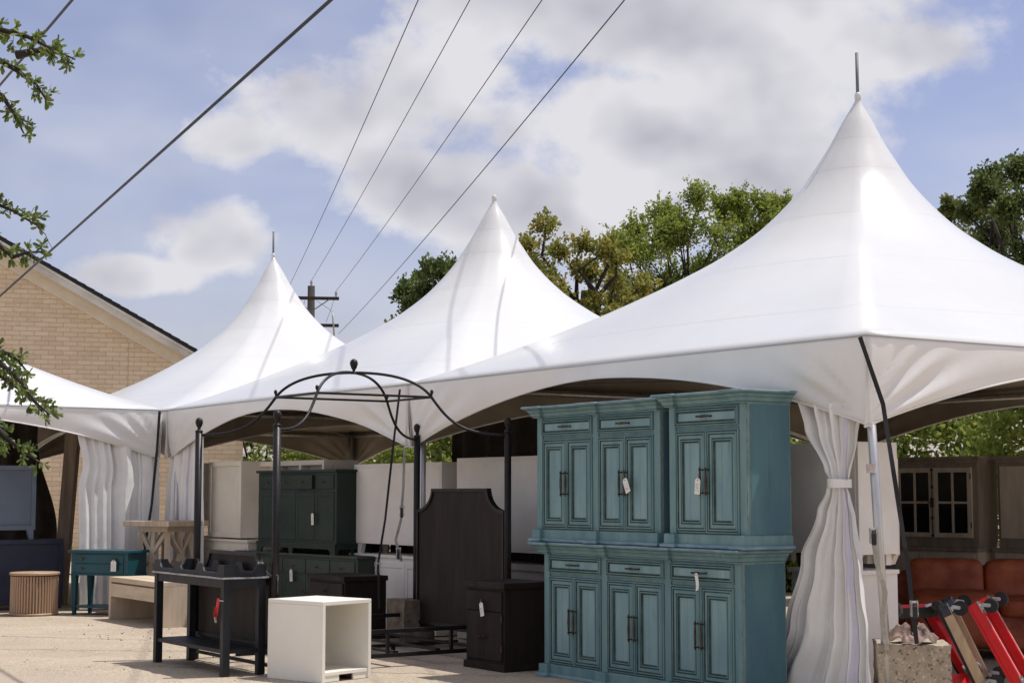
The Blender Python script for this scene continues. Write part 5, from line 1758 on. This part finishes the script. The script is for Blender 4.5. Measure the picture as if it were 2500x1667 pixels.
# the stack leans back to the left; rails run down to the right and towards the viewer
lean = (0.34, -.30, -.80)
dolly('red dolly lying lowest in the leaned pile, edge strip black', (2.68, 12.05, .625), (.83, .5, 0), (.40, -.35, -.80), .66, .47, 'red_plastic', 'black_rubber', None, 'wheel_grey', front='black_rubber')
dolly('wooden dolly with carpeted ends, second in the leaned pile', (3.13, 12.02, .645), (.33, .94, .05), (.33, -.30, -.86), .72, .44, 'pine', 'black_rubber', 'carpet_grey', 'black_rubber')
dolly('bright red dolly with pale stripes, outermost in the pile', (3.33, 11.95, .66), (.45, .89, .06), (.38, -.34, -.85), .74, .44, 'red_plastic', 'red_plastic', None, 'black_rubber', True)
cc = thing('loose_caster', 'grey caster wheel lying under the leaned dollies', 'caster', (3.35, 11.75, 0))
MB().tube([(0, -.02, .05), (0, .02, .05)], .05, 18).build('wheel', 'wheel_grey', cc)
MB().obox((-.06, 0, .11), (.03, 0, .11), .07, .006).build('plate', 'steel', cc)


# ------------------------------------------------------------------ leather sofa
def pillow(name, parent, c_, sx, sy, sz, p=3.2, n=20, tuft=None, mat='leather', rot=None):
    m = MB()
    for j in range(n + 1):
        th_ = -math.pi / 2 + math.pi * j / n
        for i in range(2 * n):
            ph_ = 2 * math.pi * i / (2 * n)
            sg = lambda v_, e: math.copysign(abs(v_) ** e, v_)
            e = 2 / p
            x = sx / 2 * sg(math.cos(th_), e) * sg(math.cos(ph_), e)
            y = sy / 2 * sg(math.cos(th_), e) * sg(math.sin(ph_), e)
            z = sz / 2 * sg(math.sin(th_), e)
            if tuft and y < 0:
                for tx, tz in tuft:
                    d2 = (x - tx * sx) ** 2 + (z - tz * sz) ** 2
                    y += .05 * math.exp(-d2 / .004) + .012 * math.exp(-abs(z - tz * sz) / .02)
            y += .006 * math.sin(x * 17 + z * 11) * math.sin(z * 23 + x * 5)
            m.v.append((x, y, z))
    for j in range(n):
        for i in range(2 * n):
            i2 = (i + 1) % (2 * n)
            m.f.append((j * 2 * n + i, j * 2 * n + i2, (j + 1) * 2 * n + i2, (j + 1) * 2 * n + i)); m.m.append(0)
    return m.build(name, mat, parent, smooth=True, loc=c_, rot=rot)


so = thing('leather_sofa', 'rust-red leather sofa with plump cushions inside the right tent', 'sofa', (3.50, 14.75, 0), R(-14))
pillow('base', so, (1.15, .35, .26), 2.3, .86, .34, 12)
pillow('arm', so, (.42, .18, .35), .74, .92, .48, 8)
pillow('seat_cushion', so, (1.30, .20, .46), 1.02, .78, .17, 7)
pillow('seat_cushion', so, (2.1, .20, .46), .56, .78, .17, 7)
pillow('back', so, (1.1, .80, .46), 2.4, .26, .66, 6)
pillow('back_cushion', so, (.36, .60, .63), .68, .30, .46, 6.5)
pillow('back_cushion', so, (1.10, .62, .62), .80, .30, .48, 6.0, tuft=[(-.2, .0), (.25, .0)])
pillow('back_cushion', so, (1.9, .62, .62), .80, .30, .48, 6.0, tuft=[(-.2, .0), (.25, .0)])
for x in (.1, 2.2):
    for y in (-.1, .7): MB().tube([(x, y, 0), (x, y, .12)], .025, 8).build('foot', 'espresso', so)

# ------------------------------------------------------------------ grey hutches at the back of the right tent
def hutch(label, loc, rz, W, D, style):
    t = thing('grey_hutch', label, 'cabinet', loc, rz, 'grey cabinets at the back of the right tent')
    MB().box(0, W, 0, D + .06, 0.012, .86).build('base_cabinet', 'grey_wood_light', t, bevel=.003)
    MB().box(-.02, W + .02, -.025, D + .07, .861, .90).build('counter', 'grey_wood', t, bevel=.003)
    for k in range(3):
        x0, x1 = .03 + k * (W - .06) / 3 + .003, .03 + (k + 1) * (W - .06) / 3 - .003
        MB().rings(x0, x1, .08, .84, [(0, 0), (0, .012), (.002, .014)], [0, 0], 0).build('door', 'grey_wood_light', t)
    u0, u1 = .93, 1.76
    MB().box(0.02, W - .02, .06, D, .901, u1).build('hutch_case', 'grey_wood', t)
    co = MB().sweep([(.02, D), (.02, .055), (W - .02, .055), (W - .02, D)], [(0, u1 - .0), (.01, u1 + .005), (.014, u1 + .03), (.04, u1 + .05), (.045, u1 + .075), (-.05, u1 + .075)])
    co.build('cornice', 'grey_wood', t)
    MB().box(.0, W, .04, D + .01, u1 + .0745, u1 + .076).build('cornice_top', 'grey_wood', t)
    if style == 'glass':
        nd = 4
        dw = (W - .10) / nd
        for k in range(nd):
            x0, x1 = .05 + k * dw + .006 + (.03 if k % 2 == 0 else 0), .05 + (k + 1) * dw - .002 - (.03 if k % 2 else 0)
            d = MB(); za, zb = 1.0, 1.72
            fr = .048; mu = .022
            d.box(x0, x0 + fr, .03, .058, za, zb); d.box(x1 - fr, x1, .03, .058, za, zb)
            d.box(x0 + fr + .0003, x1 - fr - .0003, .031, .057, za, za + fr); d.box(x0 + fr + .0003, x1 - fr - .0003, .031, .057, zb - fr, zb)
            xm = (x0 + x1) / 2; zm = (za + zb) / 2
            d.box(xm - mu / 2, xm + mu / 2, .032, .056, za + fr + .0003, zb - fr - .0003)
            d.box(x0 + fr + .0003, x1 - fr - .0003, .0325, .0555, zm - mu / 2, zm + mu / 2)
            do = d.build('door', 'grey_wood_light', t)
            for (px0, px1) in ((x0 + fr, xm - mu / 2), (xm + mu / 2, x1 - fr)):
                for (pz0, pz1) in ((za + fr, zm - mu / 2), (zm + mu / 2, zb - fr)):
                    g_ = MB(); g_.quad((px0, .046, pz0), (px1, .046, pz0), (px1, .046, pz1), (px0, .046, pz1)); g_.build('pane', 'glass_dark', do)
            for z in (za + .10, zb - .12): MB().tube([(x0 + .004 if k % 2 == 0 else x1 - .004, .026, z), (x0 + .004 if k % 2 == 0 else x1 - .004, .026, z + .06)], .006, 6).build('hinge', 'iron', do)
            if k % 2 == 1:
                xb = x0 - .012
                b = MB().tube([(xb, .022, za + .01), (xb, .022, zb - .01)], .006, 6)
                b.box(xb - .016, xb + .016, .012, .03, zm - .05, zm + .05); b.tube([(xb, .02, zm), (xb - .05, .015, zm)], .006, 6)
                for z in (za + .02, za + .2, zb - .2, zb - .02): b.box(xb - .011, xb + .011, .014, .03, z - .014, z + .014)
                b.build('cremone_bolt', 'iron', t)
    else:
        for k in range(2):
            x0, x1 = .05 + k * (W - .1) / 2 + .003, .05 + (k + 1) * (W - .1) / 2 - .003
            do = MB().rings(x0, x1, 1.0, 1.73, [(0, -.06), (0, -.04), (.002, -.038)], [0, 0], 0).build('door', 'grey_wood_light', t)
            MB().tube([((x1 - .05) if k == 0 else x0 + .05, .02, 1.15), ((x1 - .05) if k == 0 else x0 + .05, .02, 1.6)], .008, 8).build('pull', 'brass', do)
    return t


hutch('grey wooden hutch with divided glass doors at the back of the right tent', (3.36, 18.30, 0), TH + R(8), 2.05, .42, 'glass')
hutch('plain grey cabinet with a long brass pull at the right edge', (4.92, 16.82, 0), TH + R(10), 1.5, .40, 'plain')

# ------------------------------------------------------------------ leaf litter on the pavement
rs = np.random.RandomState(77)
pts, nrm = [], []
for k in range(110):
    a = rs.uniform(-4.8, -1.0) if k % 3 else rs.normal(-3.9, .35)
    y = rs.uniform(12.8, 19.5) if k % 3 else rs.normal(17.3, .5)
    pts.append((a, y, .006)); nrm.append((rs.normal(), rs.normal(), .12))
o = leaf_mesh('leaf_litter', 'dry_leaf', pts, nrm, .024, rs, None, .5, 'stuff')
o['label'] = 'scattered dry leaf fragments on the pavement'; o['category'] = 'leaf litter'
o = None
